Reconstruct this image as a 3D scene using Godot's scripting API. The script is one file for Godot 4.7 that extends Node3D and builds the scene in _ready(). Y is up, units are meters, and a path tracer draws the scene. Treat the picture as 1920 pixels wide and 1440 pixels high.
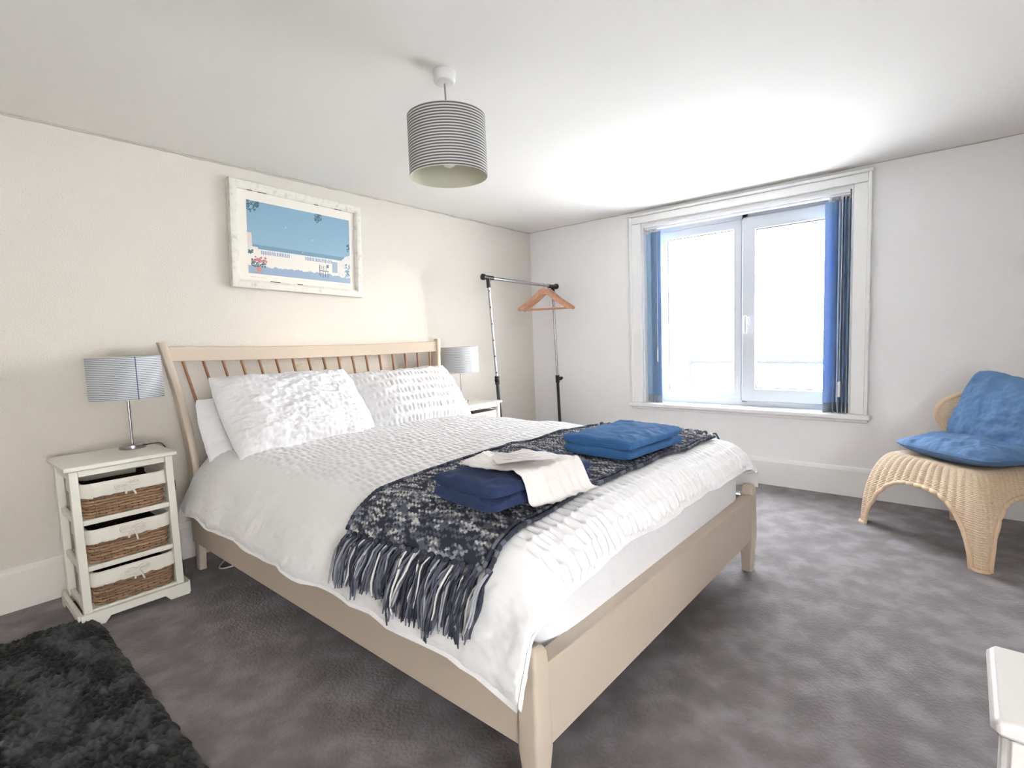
extends Node3D
# A white bedroom: king bed with a spindle headboard, window with drawn-back blue vertical blinds.
# World: x along the headboard wall (window wall at XW), z from the headboard wall (ZB) towards the viewer, y up, metres.

const XW := 3.905
const ZB := -3.10

# ------------------------------------------------------------------ mesh building
class MB:
	var v := PackedVector3Array()
	var n := PackedVector3Array()
	var t := PackedVector2Array()
	var c := PackedColorArray()
	var ix := PackedInt32Array()
	var col := Color(1, 1, 1)
	var xf := Transform3D()

	func vert(p: Vector3, nn: Vector3, uv := Vector2()) -> int:
		v.append(xf * p)
		n.append((xf.basis * nn).normalized())
		t.append(uv)
		c.append(col)
		return v.size() - 1

	func tri(a: int, b: int, d: int) -> void:
		var g := (v[b] - v[a]).cross(v[d] - v[a])
		if g.dot(n[a] + n[b] + n[d]) < 0.0:
			ix.append_array([a, b, d])
		else:
			ix.append_array([a, d, b])

	func quad(a: int, b: int, d: int, e: int) -> void:
		tri(a, b, d)
		tri(a, d, e)

	func flat4(a: Vector3, b: Vector3, d: Vector3, e: Vector3) -> void:   # counter-clockwise seen from outside
		var nn := (b - a).cross(e - a).normalized()
		var k := vert(a, nn, Vector2(0, 1))
		vert(b, nn, Vector2(1, 1)); vert(d, nn, Vector2(1, 0)); vert(e, nn, Vector2(0, 0))
		quad(k, k + 1, k + 2, k + 3)

	func rbox(ce: Vector3, sz: Vector3, r := 0.004, b := Basis()) -> void:   # box with rounded edges
		var h := sz * 0.5
		r = minf(r, minf(h.x, minf(h.y, h.z)) * 0.98)
		var k0 := v.size()
		for s in 8:
			var sg := Vector3(1 if s & 1 else -1, 1 if s & 2 else -1, 1 if s & 4 else -1)
			for k in 3:
				var p := sg * (h - Vector3(r, r, r))
				p[k] = sg[k] * h[k]
				var nn := Vector3()
				nn[k] = sg[k]
				vert(ce + b * p, b * nn, Vector2(p.x + p.z, p.y))
		for k in 3:
			var l := (k + 1) % 3
			var m := (k + 2) % 3
			for s in 2:
				var base := s << k
				quad(k0 + base * 3 + k, k0 + (base | 1 << l) * 3 + k, k0 + (base | 1 << l | 1 << m) * 3 + k, k0 + (base | 1 << m) * 3 + k)
			for s1 in 2:
				for s2 in 2:
					var e0 := s1 << k | s2 << l
					var e1 := e0 | 1 << m
					quad(k0 + e0 * 3 + k, k0 + e0 * 3 + l, k0 + e1 * 3 + l, k0 + e1 * 3 + k)
		for s in 8:
			tri(k0 + s * 3, k0 + s * 3 + 1, k0 + s * 3 + 2)

	# points row by row (nu across, nv rows); cu: the first and last columns coincide
	func grid(p: PackedVector3Array, nu: int, nv: int, cu := false, flip := false, uv := PackedVector2Array(), cc := PackedColorArray()) -> void:
		var k0 := v.size()
		var nn := PackedVector3Array()
		nn.resize(nu * nv)
		var sg := -1.0 if flip else 1.0
		for j in nv - 1:
			for i in nu - 1:
				var a := j * nu + i
				var g := (p[a + nu + 1] - p[a]).cross(p[a + nu] - p[a + 1]) * sg
				nn[a] += g; nn[a + 1] += g; nn[a + nu] += g; nn[a + nu + 1] += g
				if flip:
					ix.append_array([k0 + a, k0 + a + 1, k0 + a + nu + 1, k0 + a, k0 + a + nu + 1, k0 + a + nu])
				else:
					ix.append_array([k0 + a, k0 + a + nu + 1, k0 + a + 1, k0 + a, k0 + a + nu, k0 + a + nu + 1])
		if cu:
			for j in nv:
				var s := nn[j * nu] + nn[j * nu + nu - 1]
				nn[j * nu] = s
				nn[j * nu + nu - 1] = s
		var has_uv := uv.size() > 0
		var has_c := cc.size() > 0
		for k in nu * nv:
			v.append(xf * p[k])
			n.append((xf.basis * nn[k]).normalized() if nn[k] != Vector3.ZERO else Vector3.UP)
			t.append(uv[k] if has_uv else Vector2(float(k % nu) / (nu - 1), float(k / nu) / (nv - 1)))
			c.append(cc[k] if has_c else col)

	func tube(path: PackedVector3Array, rad, sides := 8, caps := true) -> void:
		var m := path.size()
		var p := PackedVector3Array()
		var up := Vector3.UP
		var first := (path[1] - path[0]).normalized()
		if absf(first.dot(up)) > 0.9:
			up = Vector3.RIGHT
		var side := first.cross(up).normalized()
		for k in m:
			var d := (path[mini(k + 1, m - 1)] - path[maxi(k - 1, 0)]).normalized()
			side = (side - d * side.dot(d)).normalized()
			var bi := d.cross(side)
			var r: float = rad[k] if rad is Array or rad is PackedFloat32Array else rad
			for s in sides + 1:
				var a := TAU * s / sides
				p.append(path[k] + (side * cos(a) + bi * sin(a)) * r)
		grid(p, sides + 1, m, true, false)
		if caps:
			for e in [0, m - 1]:
				var d := (path[1] - path[0]).normalized() * -1.0 if e == 0 else (path[m - 1] - path[m - 2]).normalized()
				var k0 := vert(path[e], d)
				for s in sides + 1:
					vert(p[e * (sides + 1) + s], d)
				for s in sides:
					tri(k0, k0 + 1 + s, k0 + 2 + s)

	func lathe(prof: PackedVector2Array, segs := 32, at := Vector3(), flip := false) -> void:   # profile of (radius, y)
		var p := PackedVector3Array()
		for q in prof:
			for s in segs + 1:
				var a := TAU * s / segs
				p.append(at + Vector3(cos(a) * q.x, q.y, sin(a) * q.x))
		grid(p, segs + 1, prof.size(), true, flip)

	func rod(a: Vector3, b: Vector3, r: float, sides := 10) -> void:
		tube(PackedVector3Array([a, b]), r, sides)

	func prism(poly: PackedVector2Array, o: Vector3, ax: Vector3, ay: Vector3, depth: Vector3) -> void:   # outline in the ax/ay plane, pushed along depth
		var tris := Geometry2D.triangulate_polygon(poly)
		var dn := depth.normalized()
		for s in 2:
			var k0 := v.size()
			for q in poly:
				vert(o + ax * q.x + ay * q.y + (depth if s else Vector3()), dn if s else -dn, q)
			for k in range(0, tris.size(), 3):
				tri(k0 + tris[k], k0 + tris[k + 1], k0 + tris[k + 2])
		var cw := Geometry2D.is_polygon_clockwise(poly)
		for k in poly.size():
			var a := poly[k]
			var b := poly[(k + 1) % poly.size()]
			var e := (b - a).normalized()
			var o2 := Vector2(-e.y, e.x) if cw else Vector2(e.y, -e.x)
			var nn := (ax * o2.x + ay * o2.y).normalized()
			var pa := o + ax * a.x + ay * a.y
			var pb := o + ax * b.x + ay * b.y
			var k0 := vert(pa, nn); vert(pb, nn); vert(pb + depth, nn); vert(pa + depth, nn)
			quad(k0, k0 + 1, k0 + 2, k0 + 3)

	func mesh() -> ArrayMesh:
		var a := []
		a.resize(Mesh.ARRAY_MAX)
		a[Mesh.ARRAY_VERTEX] = v
		a[Mesh.ARRAY_NORMAL] = n
		a[Mesh.ARRAY_TEX_UV] = t
		a[Mesh.ARRAY_COLOR] = c
		a[Mesh.ARRAY_INDEX] = ix
		var m := ArrayMesh.new()
		m.add_surface_from_arrays(Mesh.PRIMITIVE_TRIANGLES, a)
		return m


var taken := {}
var M := {}
var rng := RandomNumberGenerator.new()
var wob := FastNoiseLite.new()
var wob2 := FastNoiseLite.new()

func numbered(called: String) -> String:
	if not taken.has(called):
		taken[called] = 0
		return called
	taken[called] += 1
	return "%s_%03d" % [called, taken[called]]

func obj(called: String, mb: MB, material: Material, parent: Node = null, label := "") -> MeshInstance3D:
	var o := MeshInstance3D.new()
	o.mesh = mb.mesh()
	o.material_override = material
	if parent == null:
		o.name = numbered(called)
		add_child(o)
	else:
		o.name = called
		parent.add_child(o, true)
	if label:
		o.set_meta("label", label)
	return o

func tag(o: Node, label: String, category: String, group := "") -> Node:
	o.set_meta("label", label)
	o.set_meta("category", category)
	if group:
		o.set_meta("group", group)
	return o

func thing(called: String, label: String, category: String, at := Vector3(), turn := 0.0, group := "") -> Node3D:
	var o := Node3D.new()
	o.name = numbered(called)
	add_child(o)
	o.position = at
	o.rotation.y = turn
	tag(o, label, category, group)
	return o

func struct(called: String, mb: MB, material: Material, label: String, category: String) -> MeshInstance3D:
	var o := obj(called, mb, material)
	o.set_meta("kind", "structure")
	tag(o, label, category)
	return o

func catmull(pts: Array, per := 12) -> Array:
	var out := []
	for k in pts.size() - 1:
		var a = pts[maxi(k - 1, 0)]
		var b = pts[k]
		var d = pts[k + 1]
		var e = pts[mini(k + 2, pts.size() - 1)]
		for s in per:
			var x := float(s) / per
			out.append(0.5 * ((2.0 * b) + (d - a) * x + (2.0 * a - 5.0 * b + 4.0 * d - e) * x * x + (3.0 * b - a - 3.0 * d + e) * x * x * x))
	out.append(pts[-1])
	return out

func path3(pts: Array, per := 8) -> PackedVector3Array:
	return PackedVector3Array(catmull(pts, per))

# ------------------------------------------------------------------ materials
func noise_tex(freq: float, ramp: Array, size := 512, oct := 4, sd := 1, kind := FastNoiseLite.TYPE_SIMPLEX_SMOOTH) -> NoiseTexture2D:
	var f := FastNoiseLite.new()
	f.noise_type = kind
	f.frequency = freq
	f.fractal_octaves = oct
	f.seed = sd
	var x := NoiseTexture2D.new()
	x.width = size
	x.height = size
	x.seamless = true
	x.noise = f
	if ramp.size():
		var g := Gradient.new()
		var offs := PackedFloat32Array()
		var cols := PackedColorArray()
		for r in ramp:
			offs.append(r[0])
			cols.append(r[1])
		g.offsets = offs
		g.colors = cols
		x.color_ramp = g
	return x

func mat(c: Color, rough := 0.6, metal := 0.0) -> StandardMaterial3D:
	var m := StandardMaterial3D.new()
	m.albedo_color = c
	m.roughness = rough
	m.metallic = metal
	return m

func bumped(m: StandardMaterial3D, tex: Texture2D, cm: float, scale: float, world := true) -> StandardMaterial3D:
	m.heightmap_enabled = true
	m.heightmap_texture = tex
	m.heightmap_scale = cm
	m.uv1_triplanar = true
	m.uv1_world_triplanar = world
	m.uv1_scale = Vector3.ONE * scale
	return m

func tinted(m: StandardMaterial3D, tex: Texture2D, scale: float, world := true) -> StandardMaterial3D:
	m.albedo_texture = tex
	m.uv1_triplanar = true
	m.uv1_world_triplanar = world
	m.uv1_scale = Vector3.ONE * scale
	return m

func stripe_tex(light: Color, dark: Color, share: float) -> ImageTexture:
	var im := Image.create(4, 32, false, Image.FORMAT_RGB8)
	for y in 32:
		var w := smoothstep(0.0, 0.12, absf(y / 32.0 - 0.5) - share * 0.5)
		var q := dark.lerp(light, w)
		for x in 4:
			im.set_pixel(x, y, q)
	return ImageTexture.create_from_image(im)

func weave_tex() -> ImageTexture:
	var im := Image.create(64, 64, false, Image.FORMAT_RGB8)
	for y in 64:
		for x in 64:
			var row := int(y / 16.0)
			var u := fposmod(x / 32.0 + 0.5 * (row % 2), 1.0)
			var h := sin(PI * fposmod(y / 16.0, 1.0)) * (0.55 + 0.45 * sin(PI * u))
			im.set_pixel(x, y, Color(h, h, h))
	return ImageTexture.create_from_image(im)

func cloth_tex() -> ImageTexture:
	var im := Image.create(64, 64, false, Image.FORMAT_RGB8)
	for y in 64:
		for x in 64:
			var h := 0.5 + 0.25 * sin(TAU * x / 8.0) * (1.0 if (y / 8) % 2 else -1.0) + 0.25 * sin(TAU * y / 8.0)
			im.set_pixel(x, y, Color(h, h, h))
	return ImageTexture.create_from_image(im)

func make_materials() -> void:
	var stipple := noise_tex(0.09, [], 512, 2, 3)
	var fine := noise_tex(0.18, [], 512, 3, 5)
	var cloth := cloth_tex()
	M.wall_warm_lit = bumped(mat(Color(0.875, 0.848, 0.81), 0.85), stipple, 0.10, 2.4)  # wall paint with the warm light put into its colour
	M.wall_cool_lit = bumped(mat(Color(0.955, 0.95, 0.955), 0.85), stipple, 0.03, 2.4)  # same wall paint, whiter copy with the cool window light in its colour
	M.ceiling = mat(Color(0.94, 0.925, 0.905), 0.9)
	M.gloss_white = mat(Color(0.93, 0.93, 0.925), 0.35)
	M.trim_cream = mat(Color(0.91, 0.89, 0.86), 0.45)
	M.seam = mat(Color(0.77, 0.74, 0.70), 0.9)  # grey of the strip that draws the shadow line under the ceiling
	var carpet_ramp := [[0.0, Color(0.415, 0.388, 0.388)], [0.45, Color(0.475, 0.448, 0.45)], [0.6, Color(0.508, 0.483, 0.487)], [1.0, Color(0.575, 0.55, 0.555)]]
	M.carpet = tinted(mat(Color.WHITE, 1.0), noise_tex(0.010, carpet_ramp, 1024, 7, 11), 0.55)
	M.carpet.heightmap_enabled = true
	M.carpet.heightmap_texture = noise_tex(0.12, [], 1024, 4, 12)
	M.carpet.heightmap_scale = 0.22
	M.carpet.rim_enabled = true
	M.carpet.rim = 0.25
	M.frame_paint = bumped(mat(Color(0.795, 0.735, 0.665), 0.42), fine, 0.01, 3.0)
	M.spindle = mat(Color(0.60, 0.44, 0.31), 0.45)
	M.sheet = bumped(mat(Color(0.93, 0.925, 0.935), 0.85), noise_tex(0.01, [], 512, 3, 21), 0.5, 1.4)
	M.duvet = mat(Color(0.945, 0.94, 0.945), 0.85)
	M.pillowcase = mat(Color(0.90, 0.895, 0.90), 0.85)
	M.duvet.rim_enabled = true
	M.duvet.rim = 0.05
	M.throw = mat(Color.WHITE, 0.95)
	M.throw.vertex_color_use_as_albedo = true
	M.navy = bumped(mat(Color(0.15, 0.215, 0.37), 0.95), noise_tex(0.3, [], 256, 2, 31), 0.25, 6.0)
	M.navy.rim_enabled = true
	M.navy.rim = 0.3
	M.blue_towel = bumped(mat(Color(0.21, 0.41, 0.62), 0.95), noise_tex(0.3, [], 256, 2, 31), 0.25, 6.0)
	M.blue_towel.rim_enabled = true
	M.blue_towel.rim = 0.3
	M.cotton = bumped(mat(Color(0.93, 0.91, 0.90), 0.85), noise_tex(0.02, [], 256, 3, 33), 0.25, 5.0)
	M.paper = mat(Color(0.93, 0.90, 0.90), 0.6)
	M.print = mat(Color(0.74, 0.70, 0.74), 0.7)
	M.cushion = bumped(mat(Color(0.375, 0.51, 0.68), 0.9), cloth, 0.04, 12.0, false)
	M.cushion.rim_enabled = true
	M.cushion.rim = 0.25
	M.stand = mat(Color(0.925, 0.915, 0.87), 0.4)
	M.wicker = mat(Color.WHITE, 0.65)
	M.wicker.vertex_color_use_as_albedo = true
	M.wicker_dark = mat(Color(0.26, 0.18, 0.12), 0.9)
	M.liner = bumped(mat(Color(0.92, 0.90, 0.86), 0.9), cloth, 0.03, 14.0, false)
	M.rattan = mat(Color(0.92, 0.82, 0.70), 0.55)
	M.rattan.heightmap_enabled = true
	M.rattan.heightmap_texture = weave_tex()
	M.rattan.heightmap_scale = 0.25
	M.rattan.uv1_scale = Vector3(1, 1, 1)
	M.rattan_rim = mat(Color(0.90, 0.79, 0.66), 0.5)
	M.chrome = mat(Color(0.66, 0.66, 0.67), 0.25, 1.0)
	M.black_steel = mat(Color(0.13, 0.15, 0.16), 0.45)
	M.black_plastic = mat(Color(0.06, 0.065, 0.07), 0.4)
	M.hanger = tinted(mat(Color(1, 1, 1), 0.5), noise_tex(0.03, [[0.0, Color(0.76, 0.55, 0.43)], [1.0, Color(0.85, 0.66, 0.54)]], 256, 3, 41), 3.0, false)
	M.upvc = mat(Color(0.83, 0.845, 0.87), 0.4)
	M.gasket = mat(Color(0.35, 0.36, 0.38), 0.7)
	M.glass = mat(Color(1, 1, 1, 0.04), 0.02)
	M.glass.transparency = BaseMaterial3D.TRANSPARENCY_ALPHA
	M.blind = bumped(mat(Color(0.68, 0.80, 0.92), 0.85), cloth, 0.03, 12.0, false)
	M.blind.backlight_enabled = true
	M.blind.backlight = Color(0.22, 0.33, 0.52)
	M.blind_white = mat(Color(0.90, 0.90, 0.92), 0.4)
	M.blind_weight = mat(Color(0.62, 0.65, 0.68), 0.5)
	M.cord_black = mat(Color(0.10, 0.10, 0.10), 0.6)
	M.cord_white = mat(Color(0.85, 0.85, 0.84), 0.5)
	M.shade_seam = mat(Color(0.34, 0.34, 0.52), 0.8)
	M.shade = mat(Color.WHITE, 0.85)
	M.shade.albedo_texture = stripe_tex(Color(0.85, 0.86, 0.88), Color(0.50, 0.51, 0.54), 0.28)
	M.shade.uv1_scale = Vector3(1, 24, 1)
	M.pendant = mat(Color.WHITE, 0.85)
	M.pendant.albedo_texture = stripe_tex(Color(0.83, 0.815, 0.80), Color(0.38, 0.37, 0.37), 0.38)
	M.pendant.uv1_scale = Vector3(1, 22, 1)
	M.lining = mat(Color(0.80, 0.785, 0.71), 0.8)
	M.bulb = mat(Color(0.94, 0.94, 0.93), 0.2)
	M.plastic_white = mat(Color(0.88, 0.87, 0.86), 0.35)
	M.flex = mat(Color(0.62, 0.60, 0.57), 0.6)
	M.rug = mat(Color.WHITE, 1.0)
	M.rug.vertex_color_use_as_albedo = true
	M.rug.rim_enabled = true
	M.rug.rim = 0.15
	M.frame_white = tinted(mat(Color.WHITE, 0.55), noise_tex(0.015, [[0.0, Color(0.78, 0.75, 0.70)], [0.35, Color(0.90, 0.88, 0.84)], [1.0, Color(0.93, 0.91, 0.88)]], 512, 5, 51), 2.5, false)
	M.mat_board = mat(Color(0.945, 0.915, 0.87), 0.8)
	M.stool = mat(Color(0.93, 0.915, 0.90), 0.4)
	M.chip = mat(Color(0.30, 0.22, 0.18), 0.8)
	M.rail = mat(Color(0.115, 0.13, 0.135), 0.8)
	M.slab = mat(Color(0.80, 0.80, 0.79), 0.9)

# ------------------------------------------------------------------ scene
func _ready() -> void:
	rng.seed = 7
	wob.seed = 4
	wob.frequency = 1.0
	wob.fractal_octaves = 3
	wob2.seed = 9
	wob2.frequency = 1.0
	wob2.fractal_octaves = 2

	var cam := Camera3D.new()
	cam.name = "camera"
	cam.transform = Transform3D(Basis(Vector3(0.65219, -0.03747, 0.75713), Vector3(0.09186, 0.99532, -0.02986), Vector3(-0.75247, 0.08902, 0.65258)).orthonormalized(), Vector3(0, 1.1, 0))
	cam.fov = 72.44
	cam.near = 0.02
	cam.far = 200.0
	add_child(cam)
	cam.current = true

	var sky_mat := ProceduralSkyMaterial.new()
	sky_mat.sky_top_color = Color(0.93, 0.96, 1.0)
	sky_mat.sky_horizon_color = Color(1.0, 0.985, 0.965)
	sky_mat.ground_horizon_color = Color(1.0, 0.985, 0.965)
	sky_mat.ground_bottom_color = Color(0.90, 0.93, 0.95)
	sky_mat.sun_angle_max = 0.0
	sky_mat.sky_energy_multiplier = 1.0
	sky_mat.ground_energy_multiplier = 1.0
	var sky := Sky.new()
	sky.sky_material = sky_mat
	var env := Environment.new()
	env.background_mode = Environment.BG_SKY
	env.sky = sky
	env.background_energy_multiplier = 14.0
	env.tonemap_mode = Environment.TONE_MAPPER_LINEAR
	env.tonemap_exposure = 2.65
	env.sdfgi_enabled = true
	env.ssao_enabled = true
	env.ssil_enabled = true
	var we := WorldEnvironment.new()
	we.name = "world_environment"
	we.environment = env
	add_child(we)

	var sun := DirectionalLight3D.new()      # low sun behind sea haze
	sun.name = "hazy_sun"
	sun.light_color = Color(1.0, 0.90, 0.78)
	sun.light_energy = 0.3
	sun.light_angular_distance = 9.0
	sun.sky_mode = DirectionalLight3D.SKY_MODE_LIGHT_ONLY
	sun.shadow_enabled = true
	add_child(sun)
	sun.look_at_from_position(Vector3(5, 0.9, 4.6), Vector3(0, 0, 0))

	make_materials()
	room()
	window()
	fill_window_behind()
	blinds()
	outside()
	bed()
	bedding()
	nightstands()
	lamps()
	pendant()
	picture()
	rack()
	chair()
	rug()
	stool()

func room() -> void:
	var b := MB.new()
	b.rbox(Vector3(1.5, -0.06, -0.7), Vector3(5.2, 0.12, 5.2), 0.001)
	struct("floor", b, M.carpet, "grey-brown fitted carpet with trodden mottled pile", "carpet")
	b = MB.new()
	b.rbox(Vector3(1.2, 1.2, ZB - 0.1), Vector3(5.8, 2.4, 0.2), 0.001)
	struct("wall_back", b, M.wall_warm_lit, "stippled cream wall with warm light put into its colour, behind the headboard", "wall")
	b = MB.new()
	b.rbox(Vector3(-1.0, 1.2, -0.7), Vector3(0.2, 2.4, 4.8), 0.001)
	struct("wall_left", b, M.wall_warm_lit, "plain cream wall opposite the window", "wall")
	b = MB.new()      # opening for the added fill window, x -0.8..0.2, y 0.3..1.4
	b.rbox(Vector3(-1.0, 1.2, 1.8), Vector3(0.4, 2.4, 0.2), 0.001)
	b.rbox(Vector3(2.15, 1.2, 1.8), Vector3(3.9, 2.4, 0.2), 0.001)
	b.rbox(Vector3(-0.30, 0.15, 1.8), Vector3(1.0, 0.30, 0.2), 0.001)
	b.rbox(Vector3(-0.30, 1.90, 1.8), Vector3(1.0, 1.0, 0.2), 0.001)
	struct("wall_front", b, M.wall_warm_lit, "plain cream wall facing the headboard", "wall")
	# window wall round its opening: z -1.96..-0.545, y 0.535..1.93
	b = MB.new()
	var x0 := XW
	var dx := 0.24
	b.rbox(Vector3(x0 + dx / 2, 1.2, (ZB - 0.1 - 1.965) / 2), Vector3(dx, 2.4, -1.965 - (ZB - 0.1)), 0.001)
	b.rbox(Vector3(x0 + dx / 2, 1.2, (1.9 - 0.545) / 2), Vector3(dx, 2.4, 1.9 + 0.545), 0.001)
	b.rbox(Vector3(x0 + dx / 2, 0.26, -1.255), Vector3(dx, 0.52, 1.425), 0.001)
	b.rbox(Vector3(x0 + dx / 2, 2.17, -1.255), Vector3(dx, 0.46, 1.425), 0.001)
	struct("wall_right", b, M.wall_cool_lit, "smooth white wall with cool light put into its colour, holding the window", "wall")
	# ceiling sags a little towards the window corner
	b = MB.new()
	var f := func(x: float, z: float) -> float: return 2.128 - 0.0185 * x - 0.0 * z
	var p := PackedVector3Array()
	for j in 2:
		for i in 2:
			var x := -1.2 + i * 5.4
			var z := -3.3 + j * 5.2
			p.append(Vector3(x, f.call(x, z), z))
	b.grid(p, 2, 2)
	var q := PackedVector3Array()
	for k in p:
		q.append(k + Vector3(0, 0.35, 0))
	b.grid(q, 2, 2, false, true)
	for e in [[0, 1], [1, 3], [3, 2], [2, 0]]:
		b.flat4(p[e[0]], p[e[1]], q[e[1]], q[e[0]])
	struct("ceiling", b, M.ceiling, "low white ceiling sloping slightly to the window", "ceiling")
	# skirting boards
	var prof := PackedVector2Array([Vector2(0, 0), Vector2(0.022, 0), Vector2(0.022, 0.165), Vector2(0.017, 0.178), Vector2(0.010, 0.188), Vector2(0, 0.19)])
	b = MB.new()
	b.prism(prof, Vector3(-0.9, 0, ZB), Vector3(0, 0, 1), Vector3.UP, Vector3(4.805, 0, 0))
	struct("baseboard_back", b, M.trim_cream, "tall white skirting board below the headboard wall", "skirting")
	b = MB.new()
	b.prism(prof, Vector3(XW, 0, ZB), Vector3(-1, 0, 0), Vector3.UP, Vector3(0, 0, 4.8))
	struct("baseboard_right", b, M.gloss_white, "tall white skirting board under the window", "skirting")
	# ragged darker strip drawing the shadow line where the walls meet the ceiling
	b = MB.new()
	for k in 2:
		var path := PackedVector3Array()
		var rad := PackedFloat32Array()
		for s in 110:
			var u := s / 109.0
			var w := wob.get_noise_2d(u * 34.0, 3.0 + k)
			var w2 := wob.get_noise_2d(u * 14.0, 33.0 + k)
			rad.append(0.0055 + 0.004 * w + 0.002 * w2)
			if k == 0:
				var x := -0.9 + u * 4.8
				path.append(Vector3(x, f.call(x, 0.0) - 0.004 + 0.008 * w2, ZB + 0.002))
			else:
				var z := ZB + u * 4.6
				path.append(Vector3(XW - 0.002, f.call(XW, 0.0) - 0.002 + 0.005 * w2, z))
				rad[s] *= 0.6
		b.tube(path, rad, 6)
	struct("trim_1", b, M.seam, "thin ragged darker strip drawing the shadow line along the ceiling edge", "trim")

func window() -> void:
	var w := thing("window_1", "white two-light casement window with deep painted surround", "window")
	w.set_meta("kind", "structure")
	var zl := -1.965
	var zr := -0.545
	# casing: outer edges z -2.06 .. -0.447, top 2.025
	var b := MB.new()
	b.rbox(Vector3(XW - 0.014, 1.242, -2.009), Vector3(0.030, 1.420, 0.083), 0.006)
	b.rbox(Vector3(XW - 0.022, 1.27, -2.052), Vector3(0.046, 1.476, 0.022), 0.006)
	obj("casing", b, M.gloss_white, w)
	b = MB.new()
	b.rbox(Vector3(XW - 0.014, 1.242, -0.503), Vector3(0.030, 1.420, 0.083), 0.006)
	b.rbox(Vector3(XW - 0.022, 1.27, -0.458), Vector3(0.046, 1.476, 0.022), 0.006)
	obj("casing", b, M.gloss_white, w)
	b = MB.new()
	b.rbox(Vector3(XW - 0.0145, 1.980, -1.256), Vector3(0.030, 0.056, 1.584), 0.006)
	b.rbox(Vector3(XW - 0.022, 2.018, -1.256), Vector3(0.046, 0.022, 1.630), 0.006)
	obj("casing", b, M.gloss_white, w)
	# sill board
	b = MB.new()
	b.rbox(Vector3(XW + 0.045, 0.517, -1.256), Vector3(0.20, 0.034, 1.655), 0.010)
	b.rbox(Vector3(XW - 0.010, 0.490, -1.256), Vector3(0.022, 0.024, 1.62), 0.006)
	obj("sill", b, M.gloss_white, w)
	# reveal lining
	b = MB.new()
	b.rbox(Vector3(XW + 0.06, 1.235, zl + 0.006), Vector3(0.13, 1.40, 0.012), 0.002)
	b.rbox(Vector3(XW + 0.06, 1.235, zr - 0.006), Vector3(0.13, 1.40, 0.012), 0.002)
	b.rbox(Vector3(XW + 0.06, 1.935, -1.255), Vector3(0.13, 0.012, 1.42), 0.002)
	obj("reveal", b, M.gloss_white, w)
	# outer frame of the window unit
	var xf := 4.045
	var zc := -1.185
	b = MB.new()
	b.rbox(Vector3(xf, 1.235, -1.915), Vector3(0.07, 1.40, 0.10), 0.006)
	b.rbox(Vector3(xf, 1.235, -0.585), Vector3(0.07, 1.40, 0.08), 0.006)
	b.rbox(Vector3(xf, 1.905, -1.255), Vector3(0.07, 0.06, 1.42), 0.006)
	b.rbox(Vector3(xf, 0.555, -1.255), Vector3(0.07, 0.05, 1.42), 0.006)
	b.rbox(Vector3(xf, 1.235, -1.218), Vector3(0.07, 1.36, 0.05), 0.006)
	obj("frame", b, M.upvc, w)
	# fixed light on the left with slim beads
	b = MB.new()
	beads(b, xf - 0.008, -1.875, -1.238, 0.572, 1.88, 0.062, 0.055)
	var fl := obj("fixed_light", b, M.upvc, w)
	gasket_and_pane(fl, xf, -1.805, -1.294, 0.634, 1.812)
	# opening sash on the right, standing proud
	b = MB.new()
	beads(b, xf - 0.032, -1.232, -0.615, 0.570, 1.885, 0.092, 0.060)
	var sash := obj("sash", b, M.upvc, w)
	gasket_and_pane(sash, xf - 0.020, -1.140, -0.700, 0.668, 1.790)
	# handle on the meeting stile
	b = MB.new()
	b.rbox(Vector3(xf - 0.068, 1.155, -1.192), Vector3(0.012, 0.075, 0.030), 0.005)
	b.rbox(Vector3(xf - 0.088, 1.175, -1.192), Vector3(0.036, 0.022, 0.020), 0.006)
	b.rbox(Vector3(xf - 0.104, 1.125, -1.194), Vector3(0.014, 0.13, 0.022), 0.006)
	obj("handle", b, M.plastic_white, w)

func fill_window_behind() -> void:     # unseen window added behind the viewer to let in fill light
	var w := thing("window_2", "white two-light window added for fill light in the unseen wall facing the headboard", "window")
	w.set_meta("kind", "structure")
	var b := MB.new()
	for x in [-0.77, -0.30, 0.17]:
		b.rbox(Vector3(x, 0.85, 1.77), Vector3(0.06, 1.10, 0.07), 0.006)
	for y in [0.33, 1.37]:
		b.rbox(Vector3(-0.30, y, 1.77), Vector3(1.0, 0.06, 0.068), 0.006)
	obj("frame", b, M.upvc, w)
	for k in 2:
		b = MB.new()
		b.rbox(Vector3(-0.535 + 0.47 * k, 0.85, 1.78), Vector3(0.42, 0.99, 0.006), 0.0005)
		obj("pane", b, M.glass, w)

func beads(b: MB, x: float, z0: float, z1: float, y0: float, y1: float, wd: float, dp: float) -> void:
	b.rbox(Vector3(x, (y0 + y1) / 2, z0 + wd / 2), Vector3(dp, y1 - y0, wd), 0.008)
	b.rbox(Vector3(x, (y0 + y1) / 2, z1 - wd / 2), Vector3(dp, y1 - y0, wd), 0.008)
	b.rbox(Vector3(x, y0 + wd / 2, (z0 + z1) / 2), Vector3(dp - 0.001, wd, z1 - z0 - wd), 0.008)
	b.rbox(Vector3(x, y1 - wd / 2, (z0 + z1) / 2), Vector3(dp - 0.001, wd, z1 - z0 - wd), 0.008)

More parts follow.
